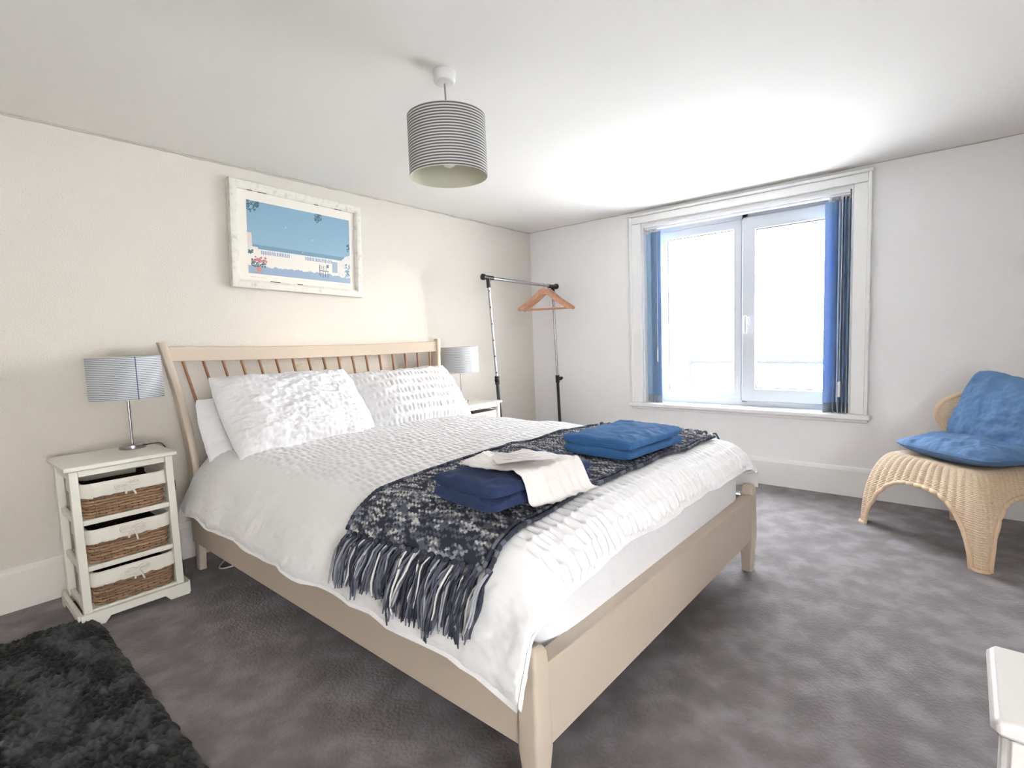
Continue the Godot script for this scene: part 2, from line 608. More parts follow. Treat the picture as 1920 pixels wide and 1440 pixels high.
func gasket_and_pane(parent: Node, x: float, z0: float, z1: float, y0: float, y1: float) -> void:
	var b := MB.new()
	for k in 2:
		var z := z0 if k == 0 else z1
		b.rbox(Vector3(x - 0.012, (y0 + y1) / 2, z), Vector3(0.02, y1 - y0, 0.006), 0.001)
		var y := y0 if k == 0 else y1
		b.rbox(Vector3(x - 0.012, y, (z0 + z1) / 2), Vector3(0.02, 0.006, z1 - z0), 0.001)
	obj("gasket", b, M.gasket, parent)
	b = MB.new()
	b.rbox(Vector3(x + 0.008, (y0 + y1) / 2, (z0 + z1) / 2), Vector3(0.006, y1 - y0 + 0.02, z1 - z0 + 0.02), 0.0005)
	obj("pane", b, M.glass, parent)

func slat(parent: Node, at: Vector3, deg: float, top: float, bottom: float, wd: float) -> void:
	var b := MB.new()
	var bs := Basis(Vector3.UP, deg_to_rad(deg))
	b.xf = Transform3D(bs, at)
	var p := PackedVector3Array()
	for side in 2:            # gently bowed fabric strip with a front and a back
		p = PackedVector3Array()
		for j in 9:
			for i in 7:
				var u := i / 6.0 - 0.5
				var y := lerpf(top, bottom, j / 8.0)
				p.append(Vector3(u * wd, y, 0.004 * cos(u * PI) + (0.0012 if side == 0 else 0.0)))
		b.grid(p, 7, 9, false, side == 0)
	var s := obj("slat", b, M.blind, parent)
	b = MB.new()
	b.xf = Transform3D(bs, at)
	b.rbox(Vector3(0, bottom + 0.030, 0.003), Vector3(wd * 0.96, 0.062, 0.005), 0.001)
	obj("weight", b, M.blind_weight, s)
	b = MB.new()
	b.xf = Transform3D(bs, at)
	b.rbox(Vector3(0, top + 0.004, 0.002), Vector3(wd * 0.5, 0.016, 0.006), 0.002)
	b.rod(Vector3(0, top, 0.002), Vector3(0, top + 0.03, 0.002), 0.004, 6)
	obj("hook", b, M.blind_white, s)

func blinds() -> void:
	var o := thing("vertical_blind", "blue fabric vertical blind drawn back to both sides of the window", "blind")
	var b := MB.new()
	b.rbox(Vector3(XW + 0.022, 1.915, -1.255), Vector3(0.050, 0.036, 1.385), 0.006)
	b.rbox(Vector3(XW - 0.006, 1.922, -1.255), Vector3(0.012, 0.022, 1.385), 0.004)
	obj("headrail", b, M.blind_white, o)
	for k in 7:
		slat(o, Vector3(XW + 0.030 - 0.001 * k, 0, -1.930 + 0.0125 * k), 55.0 + 2.0 * k, 1.875, 0.535, 0.089)
	var zs := [-0.672, -0.640, -0.615, -0.592, -0.570]
	var an := [-36.0, -4.0, 2.0, 2.0, 1.0]
	for k in 5:
		slat(o, Vector3(XW + 0.022, 0, zs[k]), an[k], 1.875, 0.535, 0.089)
	# stabiliser chain loops hanging between the weights
	for k in 5:
		b = MB.new()
		var z: float = -1.935 + 0.022 * k if k < 3 else -0.655 + 0.024 * (k - 3)
		b.tube(path3([Vector3(XW - 0.004, 0.545, z), Vector3(XW - 0.052, 0.500, z + 0.006), Vector3(XW - 0.054, 0.482, z + 0.012), Vector3(XW - 0.052, 0.505, z + 0.018), Vector3(XW - 0.004, 0.545, z + 0.022)], 5), 0.0016, 5)
		obj("chain", b, M.blind_white, o)
	b = MB.new()
	b.rod(Vector3(XW + 0.01, 1.90, -1.845), Vector3(XW + 0.01, 0.98, -1.850), 0.0022, 6)
	b.tube(PackedVector3Array([Vector3(XW + 0.01, 0.98, -1.850), Vector3(XW + 0.01, 0.96, -1.850), Vector3(XW + 0.01, 0.88, -1.850), Vector3(XW + 0.01, 0.86, -1.850)]), [0.003, 0.007, 0.007, 0.003], 8)
	obj("pull_cord", b, M.blind_white, o)
	b = MB.new()
	b.rod(Vector3(XW - 0.03, 1.90, -0.600), Vector3(XW - 0.03, 0.74, -0.603), 0.002, 6)
	b.rbox(Vector3(XW - 0.03, 0.69, -0.603), Vector3(0.014, 0.10, 0.016), 0.004)
	obj("pull_cord", b, M.blind_white, o)

func outside() -> void:
	var b := MB.new()
	b.rbox(Vector3(4.90, 0.36, -1.0), Vector3(1.50, 0.10, 7.0), 0.01)
	struct("trim_2", b, M.slab, "pale ledge outside below the window panes", "ledge")
	var r := thing("balcony_railing", "thin grey metal railing with ball-topped post outside the window", "railing", Vector3(5.2, 0.41, -2.114))
	b = MB.new()
	b.lathe(PackedVector2Array([Vector2(0.001, 0), Vector2(0.035, 0), Vector2(0.035, 0.012), Vector2(0.030, 0.02), Vector2(0.026, 0.33), Vector2(0.026, 0.34), Vector2(0.034, 0.365), Vector2(0.034, 0.385), Vector2(0.026, 0.405), Vector2(0.014, 0.412), Vector2(0.018, 0.425), Vector2(0.016, 0.437), Vector2(0.001, 0.444)]), 16)
	obj("post", b, M.rail, r)
	b = MB.new()
	b.rod(Vector3(0, 0.378, 0), Vector3(0, 0.368, 3.6), 0.021, 8)
	obj("handrail", b, M.rail, r)

# ------------------------------------------------------------------ bed
func sabre(b: MB, pts: Array, wx: float, dz: Array) -> void:
	# pts: centres from the floor up; a plank post of width wx and depth dz with rounded edges
	var path := catmull(pts, 6)
	var m := path.size()
	var p := PackedVector3Array()
	var ring := 13
	for k in m:
		var u := float(k) / (m - 1)
		var d := lerpf(dz[0], dz[1], smoothstep(0.0, 0.45, u)) if u < 0.45 else lerpf(dz[1], dz[2], (u - 0.45) / 0.55)
		for s in ring:
			var a := TAU * s / (ring - 1)
			var cx := signf(cos(a)) * pow(absf(cos(a)), 0.45)
			var cz := signf(sin(a)) * pow(absf(sin(a)), 0.45)
			p.append(path[k] + Vector3(cx * wx * 0.5, 0, cz * d * 0.5))
	b.grid(p, ring, m, true, true)
	var top: Vector3 = path[m - 1]
	var k0 := b.vert(top, Vector3.UP)
	for s in ring:
		b.vert(p[(m - 1) * ring + s], Vector3.UP)
	for s in ring - 1:
		b.tri(k0, k0 + 1 + s, k0 + 2 + s)

var HB_L := Vector3(0.835, 0, -3.005)     # headboard top ends
var HB_R := Vector3(2.555, 0, -2.925)

func hb_top(u: float) -> Vector3:          # the bowed line of the top rail: u 0 at the left post, 1 at the right
	var p := HB_L.lerp(HB_R, u)
	p.z -= 0.075 * 4.0 * u * (1.0 - u) * 0.9
	p.z = maxf(p.z, ZB + 0.022)
	p.y = lerpf(1.118, 1.092, u) - 0.012 * 4.0 * u * (1.0 - u)
	return p

func bed() -> void:
	var o := thing("bed_frame", "beige painted king bed frame with curved spindle headboard and low footboard", "bed")
	var b: MB
	for k in 2:
		b = MB.new()
		var t: Vector3 = HB_L if k == 0 else HB_R
		var x0 := 0.885 if k == 0 else 2.455
		var h := 1.138 if k == 0 else 1.108
		sabre(b, [Vector3(x0, 0.0, -2.885), Vector3(x0, 0.3, -2.855), Vector3(lerpf(x0, t.x, 0.15), 0.62, -2.86), Vector3(lerpf(x0, t.x, 0.5), 0.88, -2.91 if k == 0 else -2.885), Vector3(t.x, h, t.z)], 0.036, [0.055, 0.085, 0.046])
		obj("post", b, M.frame_paint, o)
	# curved top rail
	b = MB.new()
	var p := PackedVector3Array()
	var nu := 40
	var sec := [Vector2(-0.012, -0.003), Vector2(-0.009, 0.0), Vector2(0.009, 0.0), Vector2(0.012, -0.003), Vector2(0.012, -0.071), Vector2(0.009, -0.074), Vector2(-0.009, -0.074), Vector2(-0.012, -0.071), Vector2(-0.012, -0.003)]
	for q in sec:
		for i in nu:
			var c := hb_top(i / (nu - 1.0))
			p.append(c + Vector3(0, q.y, -q.x - q.y * 0.35))
	b.grid(p, nu, sec.size(), false, false)
	obj("top_rail", b, M.frame_paint, o)
	# lower rail behind the pillows
	b = MB.new()
	b.rbox(Vector3(1.67, 0.44, -2.865), Vector3(1.56, 0.09, 0.03), 0.005)
	obj("lower_rail", b, M.frame_paint, o)
	# spindles, leaning back with the headboard's curve
	for k in 17:
		var u := (k + 0.85) / 17.7
		var tp := hb_top(u) + Vector3(0, -0.070, 0.024)
		var bt := Vector3(lerpf(0.91, 2.43, u), 0.47, -2.865)
		var mid := (tp + bt) * 0.5 + Vector3(0, 0, 0.028)
		b = MB.new()
		b.tube(path3([bt, mid, tp], 6), 0.0075, 8)
		obj("spindle", b, M.spindle, o)
	# side rails
	for k in 2:
		b = MB.new()
		b.rbox(Vector3(0.860 if k == 0 else 2.450, 0.250, -1.79), Vector3(0.026, 0.185, 2.12), 0.004)
		obj("side_rail", b, M.frame_paint, o)
	# foot rail with its lipped top edge
	b = MB.new()
	b.rbox(Vector3(1.655, 0.252, -0.714), Vector3(1.535, 0.200, 0.028), 0.004)
	b.rbox(Vector3(1.655, 0.349, -0.722), Vector3(1.53, 0.018, 0.050), 0.005)
	obj("foot_rail", b, M.frame_paint, o)
	for k in 2:
		b = MB.new()
		var x := 0.872 if k == 0 else 2.438
		var pp := PackedVector3Array()
		var ys := [0.0, 0.10, 0.155, 0.25, 0.36, 0.385, 0.398, 0.402]
		var ws := [0.046, 0.054, 0.064, 0.062, 0.056, 0.052, 0.040, 0.020]
		for j in ys.size():
			for s in 21:
				var a := TAU * s / 20
				pp.append(Vector3(x + signf(cos(a)) * pow(absf(cos(a)), 0.38) * ws[j] * 0.5, ys[j], -0.725 + signf(sin(a)) * pow(absf(sin(a)), 0.38) * ws[j] * 0.5))
		b.grid(pp, 21, ys.size(), true, true)
		var k0 := b.vert(Vector3(x, 0.403, -0.725), Vector3.UP)
		for s in 21:
			b.vert(pp[(ys.size() - 1) * 21 + s], Vector3.UP)
		for s in 20:
			b.tri(k0, k0 + 1 + s, k0 + 2 + s)
		obj("leg", b, M.frame_paint, o)
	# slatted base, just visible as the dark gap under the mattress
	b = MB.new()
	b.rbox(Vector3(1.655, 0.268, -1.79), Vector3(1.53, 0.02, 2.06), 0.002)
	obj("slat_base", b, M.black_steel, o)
	# white cable loop under the head of the bed
	b = MB.new()
	b.tube(path3([Vector3(1.02, 0.012, -2.9), Vector3(0.93, 0.012, -2.78), Vector3(0.96, 0.030, -2.70), Vector3(1.06, 0.035, -2.72), Vector3(1.14, 0.012, -2.84)], 8), 0.004, 6)
	tag(obj("power_cable", b, M.cord_white), "white cable loop lying on the carpet under the bed head", "cable")

# duvet surface: s is arc length from the right hem over the top to the left hem, z runs to the foot
var dx_prof := []      # [arc, x, y]
var dz_prof := []      # [arc, z, drop]
const S_LEN := 2.30

func build_profiles() -> void:
	var px := catmull([Vector2(2.490, 0.385), Vector2(2.485, 0.48), Vector2(2.445, 0.572), Vector2(2.36, 0.612), Vector2(2.0, 0.624), Vector2(1.655, 0.628), Vector2(1.25, 0.624), Vector2(1.03, 0.614), Vector2(0.945, 0.588), Vector2(0.880, 0.530), Vector2(0.828, 0.45), Vector2(0.790, 0.375), Vector2(0.776, 0.338)], 14)
	var pz := catmull([Vector2(-2.79, -0.02), Vector2(-2.70, 0.0), Vector2(-1.8, 0.0), Vector2(-1.0, 0.0), Vector2(-0.86, -0.003), Vector2(-0.775, -0.022), Vector2(-0.722, -0.062), Vector2(-0.700, -0.105), Vector2(-0.695, -0.122)], 14)
	for pr in [[px, dx_prof], [pz, dz_prof]]:
		var acc := 0.0
		for k in pr[0].size():
			if k:
				acc += (pr[0][k] - pr[0][k - 1]).length()
			pr[1].append(Vector3(acc, pr[0][k].x, pr[0][k].y))

func look(prof: Array, s: float) -> Vector2:
	var lo := 0
	var hi := prof.size() - 1
	if s <= 0.0: return Vector2(prof[0].y, prof[0].z)
	if s >= prof[hi].x:      # go straight on past the hem
		var d: Vector3 = (prof[hi] - prof[hi - 1]) / (prof[hi].x - prof[hi - 1].x)
		return Vector2(prof[hi].y + d.y * (s - prof[hi].x), prof[hi].z + d.z * (s - prof[hi].x))
	while hi - lo > 1:
		var mid := (lo + hi) / 2
		if prof[mid].x <= s: lo = mid
		else: hi = mid
	var f: float = (s - prof[lo].x) / (prof[hi].x - prof[lo].x)
	return Vector2(lerpf(prof[lo].y, prof[hi].y, f), lerpf(prof[lo].z, prof[hi].z, f))

func duvet_base(a: Vector2, q: Vector2) -> Vector3:
	var hang := smoothstep(0.60, 0.44, a.y)                     # 1 on the hanging sides
	var y := a.y + q.y * (1.0 - 0.92 * hang)
	var top := 1.0 - hang
	var foot := clampf(-q.y / 0.12, 0.0, 1.0)
	y += top * 0.014 * wob.get_noise_2d(a.x * 2.2, q.x * 2.2) + 0.010 * foot * wob.get_noise_2d(a.x * 6.0, 7.0)
	var x := a.x
	var z := q.x
	if a.x < 1.2:
		x += hang * 0.016 * wob.get_noise_2d(z * 3.2, a.y * 2.0 + 20.0)
		y += hang * 0.020 * wob.get_noise_2d(z * 2.4, 41.0) * smoothstep(0.45, 0.34, a.y)
		var corner := smoothstep(0.50, 0.34, a.y) * smoothstep(-0.95, -0.70, z)
		x -= 0.022 * corner
		z += 0.022 * corner
		# gathers running down from the foot corner
		y -= 0.0
	return Vector3(x, y, z)

func dimple(x: float, z: float, str_: float) -> float:
	# seersucker: rows across the bed of short pleats
	var row := 0.048
	var r := floorf(z / row)
	var vv := z / row - r
	var ph := wob2.get_noise_2d(r * 5.3, x * 3.0) * 1.3 + r * 0.41
	var w := cos(TAU * (x / 0.033 + ph))
	var amp := 0.75 + 0.45 * wob2.get_noise_2d(x * 14.0, r * 3.1 + 50.0)
	return -str_ * amp * smoothstep(-0.45, 0.75, w) * pow(sin(PI * vv), 0.8)

func bedding() -> void:
	build_profiles()
	# mattress in its white sheet
	var b := MB.new()
	soft_box(b, Vector3(1.667, 0.418, -1.768), Vector3(1.485, 0.278, 2.068), 0.05, 0.006, Basis(), 9.0)
	tag(obj("mattress", b, M.sheet), "deep white mattress in a fitted sheet on the beige bed frame", "mattress")
	# duvet
	b = MB.new()
	var s_end: float = dx_prof[-1].x
	var t_end: float = dz_prof[-1].x
	var nu := 440
	var nv := 330
	var p := PackedVector3Array()
	p.resize(nu * nv)
	var under := PackedVector3Array()
	under.resize(nu * nv)
	var ax := []
	for i in nu: ax.append(look(dx_prof, s_end * i / (nu - 1.0)))
	for j in nv:
		var tt := t_end * j / (nv - 1.0)
		var q := look(dz_prof, tt)
		var foot := smoothstep(-0.86, -0.72, q.x)
		for i in nu:
			var a: Vector2 = ax[i]
			var ss := s_end * i / (nu - 1.0)
			var c := duvet_base(a, q)
			var side := smoothstep(0.60, 0.52, a.y) if a.x < 1.2 else 0.0
			var st := 0.016 * (1.0 - side) * smoothstep(0.93, 1.01, a.x + 0.03 * wob.get_noise_1d(q.x * 5.0)) * (1.0 + 0.7 * foot)
			var h := 0.0
			if st > 0.0001:
				h = dimple(ss, tt, st)
				if foot > 0.0:
					h += foot * 0.006 * wob.get_noise_2d(ss * 26.0, tt * 5.0)
			h += side * (0.004 * wob.get_noise_2d(q.x * 9.0 + ss * 5.0, ss * 9.0) + 0.002 * wob.get_noise_2d(q.x * 30.0, ss * 30.0))
			var nrm := Vector3(0, 1, 0).lerp(Vector3(-1, 0.4, 0), side).lerp(Vector3(0, 0.25, 1), foot * (1.0 - side)).normalized()
			var edge := minf(minf(ss, s_end - ss), minf(tt, t_end - tt))
			var puff := 0.016 * sqrt(clampf(edge / 0.03, 0.0, 1.0)) - 0.016
			p[j * nu + i] = c + nrm * (h + puff)
			under[j * nu + i] = c - nrm * (0.018 + puff)
	b.grid(p, nu, nv, false, true)
	var cu := PackedVector3Array()      # underside, coarser
	for j in range(0, nv, 7):
		for i in range(0, nu - 1, 8):
			cu.append(under[j * nu + i])
		cu.append(under[j * nu + nu - 1])
	b.grid(cu, cu.size() / (((nv - 1) / 7) + 1), ((nv - 1) / 7) + 1, false, false)
	tag(obj("duvet", b, M.duvet), "white seersucker duvet with puckered rows spread over the bed", "duvet")
	throw_blanket(s_end)
	pillows()
	towels()

func soft_box(b: MB, ce: Vector3, sz: Vector3, r: float, wobble := 0.0, bs := Basis(), pw := 5.0) -> void:
	# superellipsoid-like box made of a fine latitude grid, its surface slightly uneven
	var nu := 73
	var nv := 29
	var p := PackedVector3Array()
	for j in nv:
		var la := PI * (j / (nv - 1.0) - 0.5)
		var cy := signf(sin(la)) * pow(absf(sin(la)), 2.0 / pw)
		var cr := pow(maxf(cos(la), 0.0), 2.0 / pw)
		for i in nu:
			var a := TAU * i / (nu - 1.0)
			var cx := signf(cos(a)) * pow(absf(cos(a)), 2.0 / (pw * 2.0))
			var cz := signf(sin(a)) * pow(absf(sin(a)), 2.0 / (pw * 2.0))
			var q := Vector3(cx * cr * sz.x, cy * sz.y, cz * cr * sz.z) * 0.5
			if wobble > 0.0:
				q += Vector3(cx * cr, cy, cz * cr) * wobble * wob.get_noise_3d(q.x * 7.0 + ce.x, q.y * 9.0 + ce.y * 3.0, q.z * 7.0 + ce.z)
			p.append(ce + bs * q)
	b.grid(p, nu, nv, true, true)

func yarn(u: float) -> Color:
	if u < 0.40: return Color(0.035, 0.038, 0.055)
	if u < 0.68: return Color(0.12, 0.128, 0.165)
	if u < 0.87: return Color(0.36, 0.37, 0.40)
	return Color(0.74, 0.72, 0.70)

const THROW_Z0 := -1.42
const THROW_Z1 := -0.815
const SKEW := 0.03         # the throw was laid a little askew

func throw_pt(s: float, z: float, lift: float) -> Vector3:
	var a := look(dx_prof, s)
	var dropped := 0.0
	var q := look(dz_prof, z + 2.79)
	var c := duvet_base(a, q)
	var e := duvet_base(look(dx_prof, s + 0.01), q)
	var d := (e - c).normalized()
	var nrm := Vector3(d.y, -d.x, 0).normalized()
	if nrm.y < 0.0: nrm = -nrm
	return c + nrm * (lift + 0.002)

func throw_blanket(s_end: float) -> void:
	var o := thing("throw_blanket", "black, grey and cream chunky knitted throw with long fringe across the bed foot", "throw")
	var s0 := 0.30                       # far end, near the window side of the bed
	var s1 := s_end - 0.195              # near end, where the fringe starts
	var rows := 205
	var cols := 78
	var ru := 2
	var cv := 2
	var nu := rows * ru + 1
	var nv := cols * cv + 1
	var p := PackedVector3Array()
	var cc := PackedColorArray()
	p.resize(nu * nv)
	cc.resize(nu * nv)
	# yarn tone of every stitch: runs of a few stitches along a row
	var tones := []
	for r in rows:
		var line := PackedFloat32Array()
		var k := 0
		var bias := rng.randf_range(-0.20, 0.20)
		while k < cols + 2:
			var run := rng.randi_range(1, 5)
			var tone := clampf(rng.randf() + bias, 0.0, 0.999)
			for q in run: line.append(clampf(tone + rng.randf_range(-0.16, 0.16), 0.0, 0.999))
			k += run
		tones.append(line)
	for i in nu:
		for j in nv:
			var s := lerpf(s0, s1 - SKEW * j / (nv - 1.0), i / (nu - 1.0))
			var a := look(dx_prof, s)
			var e2 := look(dx_prof, s + 0.01)
			var zj := lerpf(THROW_Z0, THROW_Z1, j / (nv - 1.0))
			zj += 0.012 * wob.get_noise_2d(s * 3.0, 5.0 if j < nv / 2 else 9.0) + 0.03 * smoothstep(s1 - 0.35, s1, s) * (0.3 - j / (nv - 1.0)) * 0.5
			var q := look(dz_prof, zj + 2.79)
			var c := duvet_base(a, q)
			var d := Vector2(e2.x - a.x, e2.y - a.y).normalized()
			var nrm := Vector3(d.y, -d.x, 0)
			if nrm.y < 0.0: nrm = -nrm
			var fr := float(i) / ru
			var fs := float(j) / cv
			var h := 0.0045 * absf(sin(PI * fr)) * (0.45 + 0.55 * absf(sin(PI * (fs + 0.5 * (int(fr) % 2)))))
			p[j * nu + i] = c + nrm * (0.009 + h)
			var sj := mini(int(fs), cols - 1)
			var rr := mini(int(fr + 0.5 * (sj % 2)), rows - 1)
			cc[j * nu + i] = yarn(tones[rr][sj])
	var b := MB.new()
	b.grid(p, nu, nv, false, true, PackedVector2Array(), cc)
	# rolled borders along both long edges
	for e in 3:
		var zz: float = [THROW_Z0 - 0.004, THROW_Z1 + 0.002, THROW_Z1 - 0.016][e]
		var seg := 0
		while seg < 96:
			var path := PackedVector3Array()
			var rad := PackedFloat32Array()
			for k in 5:
				var s := lerpf(s0, s1 - (SKEW if e else 0.0), (seg + k * 0.25) / 96.0)
				var zj := zz + 0.012 * wob.get_noise_2d(s * 3.0, 5.0 if e == 0 else 9.0) + 0.03 * smoothstep(s1 - 0.35, s1, s) * (0.3 if e == 0 else -0.7) * 0.5
				path.append(throw_pt(s, zj, 0.012))
				rad.append([0.0055, 0.0066, 0.0070, 0.0066, 0.0055][k])
			b.col = yarn(rng.randf() * 0.66)
			b.tube(path, rad, 7)
			seg += 1
	obj("knitted_panel", b, M.throw, o)
	# near fringe: one part per tassel
	for k in 21:
		b = MB.new()
		var z0 := lerpf(THROW_Z0 + 0.02, THROW_Z1 + 0.012 - 0.018, k / 20.0)
		var sk := s1 - SKEW * k / 20.0
		var ln := 0.140 + rng.randf() * 0.03 + (0.018 if k > 9 else 0.0)
		var drift := rng.randf_range(-0.022, 0.03)
		for m in 15:
			var path := PackedVector3Array()
			var rad := PackedFloat32Array()
			var off := rng.randf_range(-0.5, 0.5)
			var lift := rng.randf() * 0.016
			var l2 := ln * rng.randf_range(0.78, 1.05)
			var wv := rng.randf() * TAU
			for q in 9:
				var u := q / 8.0
				var spread := 0.007 + 0.030 * smoothstep(0.0, 0.5, u) - 0.010 * smoothstep(0.7, 1.0, u)
				var zz := z0 + off * spread + drift * u * u + 0.004 * sin(u * 9.0 + wv)
				path.append(throw_pt(sk + u * l2, zz, 0.008 + lift * smoothstep(0.0, 0.25, u) + 0.010 * sin(u * PI)))
				rad.append(0.0034 * (1.0 - 0.45 * smoothstep(0.8, 1.0, u)))
			var y := rng.randf()
			b.col = yarn(y * 0.80) if rng.randf() < 0.92 else yarn(0.99)
			b.tube(path, rad, 5)
		b.col = yarn(rng.randf() * 0.5)
		var kp := throw_pt(sk + 0.004, z0, 0.012)
		soft_ball(b, kp, 0.009)
		obj("tassel", b, M.throw, o)
	# far fringe lies along the window side, only its knots show
	for k in 14:
		b = MB.new()
		var z0 := lerpf(THROW_Z0 + 0.02, THROW_Z1 - 0.02, k / 13.0)
		for m in 6:
			var path := PackedVector3Array()
			var off := rng.randf_range(-0.5, 0.5)
			for q in 6:
				var u := q / 5.0
				path.append(throw_pt(s0 - u * 0.15, z0 + off * 0.03 * u, 0.010 + 0.012 * sin(u * PI)))
			b.col = yarn(rng.randf())
			b.tube(path, 0.0034, 5)
		b.col = yarn(rng.randf() * 0.5 + 0.4)
		soft_ball(b, throw_pt(s0, z0, 0.016), 0.012)
		obj("tassel", b, M.throw, o)

func soft_ball(b: MB, at: Vector3, r: float) -> void:
	var pr := PackedVector2Array()
	for k in 7:
		var a := PI * (k / 6.0 - 0.5)
		pr.append(Vector2(maxf(cos(a), 0.01) * r, sin(a) * r))
	b.lathe(pr, 10, at, true)

func pillow(called: String, label: String, c: Vector3, w: float, h: float, th: float, bs: Basis, pattern: int, m: Material, group := "") -> void:
	var b := MB.new()
	b.xf = Transform3D(bs, c)
	var nu := 150
	var nv := 100
	var sd := c.x * 13.0 + c.z * 3.0
	for side in 2:
		var p := PackedVector3Array()
		for j in nv:
			var y := 2.0 * j / (nv - 1.0) - 1.0
			for i in nu:
				var x := 2.0 * i / (nu - 1.0) - 1.0
				var ex := 1.0 - (-0.02 * (1.0 - y * y) + 0.03 * pow(absf(y), 4.0) if called == "pillow" else 0.10 * pow(absf(y), 6.0) - 0.02) + 0.012 * wob.get_noise_2d(y * 3.0 + sd, 2.0)
				var ey := 1.0 - (0.045 * (1.0 - x * x) if called == "pillow" else 0.10 * pow(absf(x), 6.0) - 0.02) + 0.02 * wob.get_noise_2d(x * 3.0, sd)
				var f := pow(maxf(1.0 - pow(absf(x), 3.0), 0.0), 0.62) * pow(maxf(1.0 - pow(absf(y), 3.0), 0.0), 0.62)
				var z := th * 0.5 * f
				if side == 0:
					var fade := smoothstep(0.0, 0.35, f)
					z += fade * 0.014 * wob.get_noise_2d(x * 1.8 + sd, y * 1.8)
					if pattern == 1:        # crumpled seersucker
						z += fade * (0.75 * dimple(x * w * 0.5 + sd, y * h * 0.5 * 1.1 + 0.12 * x * x, 0.0045) + 0.011 * wob.get_noise_2d(x * 6.0 + y * 3.0 + sd, y * 9.0) + 0.004 * wob.get_noise_2d(x * 16.0, y * 22.0 + sd))
					elif pattern == 2:      # neat rows of puckers
						var rr := floorf((y + 1.0) * 3.6)
						var vv := (y + 1.0) * 3.6 - rr
						var pl := cos(TAU * (x * 12.5 + 0.6 * wob.get_noise_2d(rr * 7.0, x * 2.0) + rr * 0.37))
						z -= fade * 0.0075 * smoothstep(-0.2, 0.8, pl) * smoothstep(0.30, 0.48, vv) * smoothstep(1.0, 0.82, vv)
						z += fade * 0.005 * wob.get_noise_2d(x * 7.0 + sd, y * 7.0)
					elif pattern == 3:      # plain with soft creases
						z += fade * 0.006 * wob2.get_noise_2d(x * 1.6 + sd, y * 2.2)
				p.append(Vector3(x * w * 0.5 * ex, y * h * 0.5 * ey, z + 0.0004 if side == 0 else -z - 0.0004))
		b.grid(p, nu, nv, false, side == 1)
	var o := obj(called, b, m)
	tag(o, label, "pillow" if called == "pillow" else "cushion", group)

func lean(yaw: float, tilt: float, roll := 0.0) -> Basis:     # local z is the face; tilt leans it back
	return Basis(Vector3.UP, deg_to_rad(yaw)) * Basis(Vector3.RIGHT, deg_to_rad(-tilt)) * Basis(Vector3.BACK, deg_to_rad(roll))

func pillows() -> void:
	pillow("pillow", "crumpled white seersucker pillow with a pinched corner, nearer the striped lamp on basket drawers", Vector3(1.315, 0.762, -2.60), 0.76, 0.49, 0.23, lean(3, 38, -1.0), 1, M.pillowcase)
	pillow("pillow", "white pillow with neat rows of puckered dashes, on the window side of the bed", Vector3(2.045, 0.745, -2.60), 0.74, 0.46, 0.21, lean(-5, 40, 0.8), 2, M.pillowcase)
	pillow("pillow", "plain white pillow mostly hidden behind the crumpled seersucker pillow", Vector3(1.285, 0.68, -2.760), 0.76, 0.40, 0.13, lean(0, 22, 2.0), 3, M.sheet)

func towel_fold(b: MB, y0: float, sz: Vector3, sd: float) -> void:
	# one thickness of folded towelling: rounded folds along both long edges, blunt ends, an uneven top
	var nx := 60
	var nr := 49
	var p := PackedVector3Array()
	for i in nx:
		var u := i / (nx - 1.0) * 2.0 - 1.0
		u = signf(u) * (1.0 - pow(1.0 - absf(u), 1.6))
		var e := pow(maxf(1.0 - pow(absf(u), 16.0), 0.0), 0.28)
		for k in nr:
			var a := TAU * k / (nr - 1.0)
			var cz := signf(cos(a)) * pow(absf(cos(a)), 0.70)
			var cy := signf(sin(a)) * pow(absf(sin(a)), 0.52)
			var x := u * sz.x * 0.5 + 0.006 * wob.get_noise_2d(cz * 1.5 + sd, cy + 4.0) * absf(u)
			var z := cz * (sz.z * 0.5 - 0.008 * (1.0 - e)) * lerpf(0.96, 1.0, e) + 0.005 * wob.get_noise_2d(u * 2.0 + sd, cz)
			var y := y0 + sz.y * 0.5 + cy * sz.y * 0.5 * e
			if cy > 0.0: y += 0.010 * e * cy * wob.get_noise_2d(u * 2.2 + sd, cz * 1.7) + 0.003 * e * wob.get_noise_2d(u * 8.0 + sd, cz * 5.0)
			p.append(Vector3(x, y, z))
	b.grid(p, nr, nx, true, false)

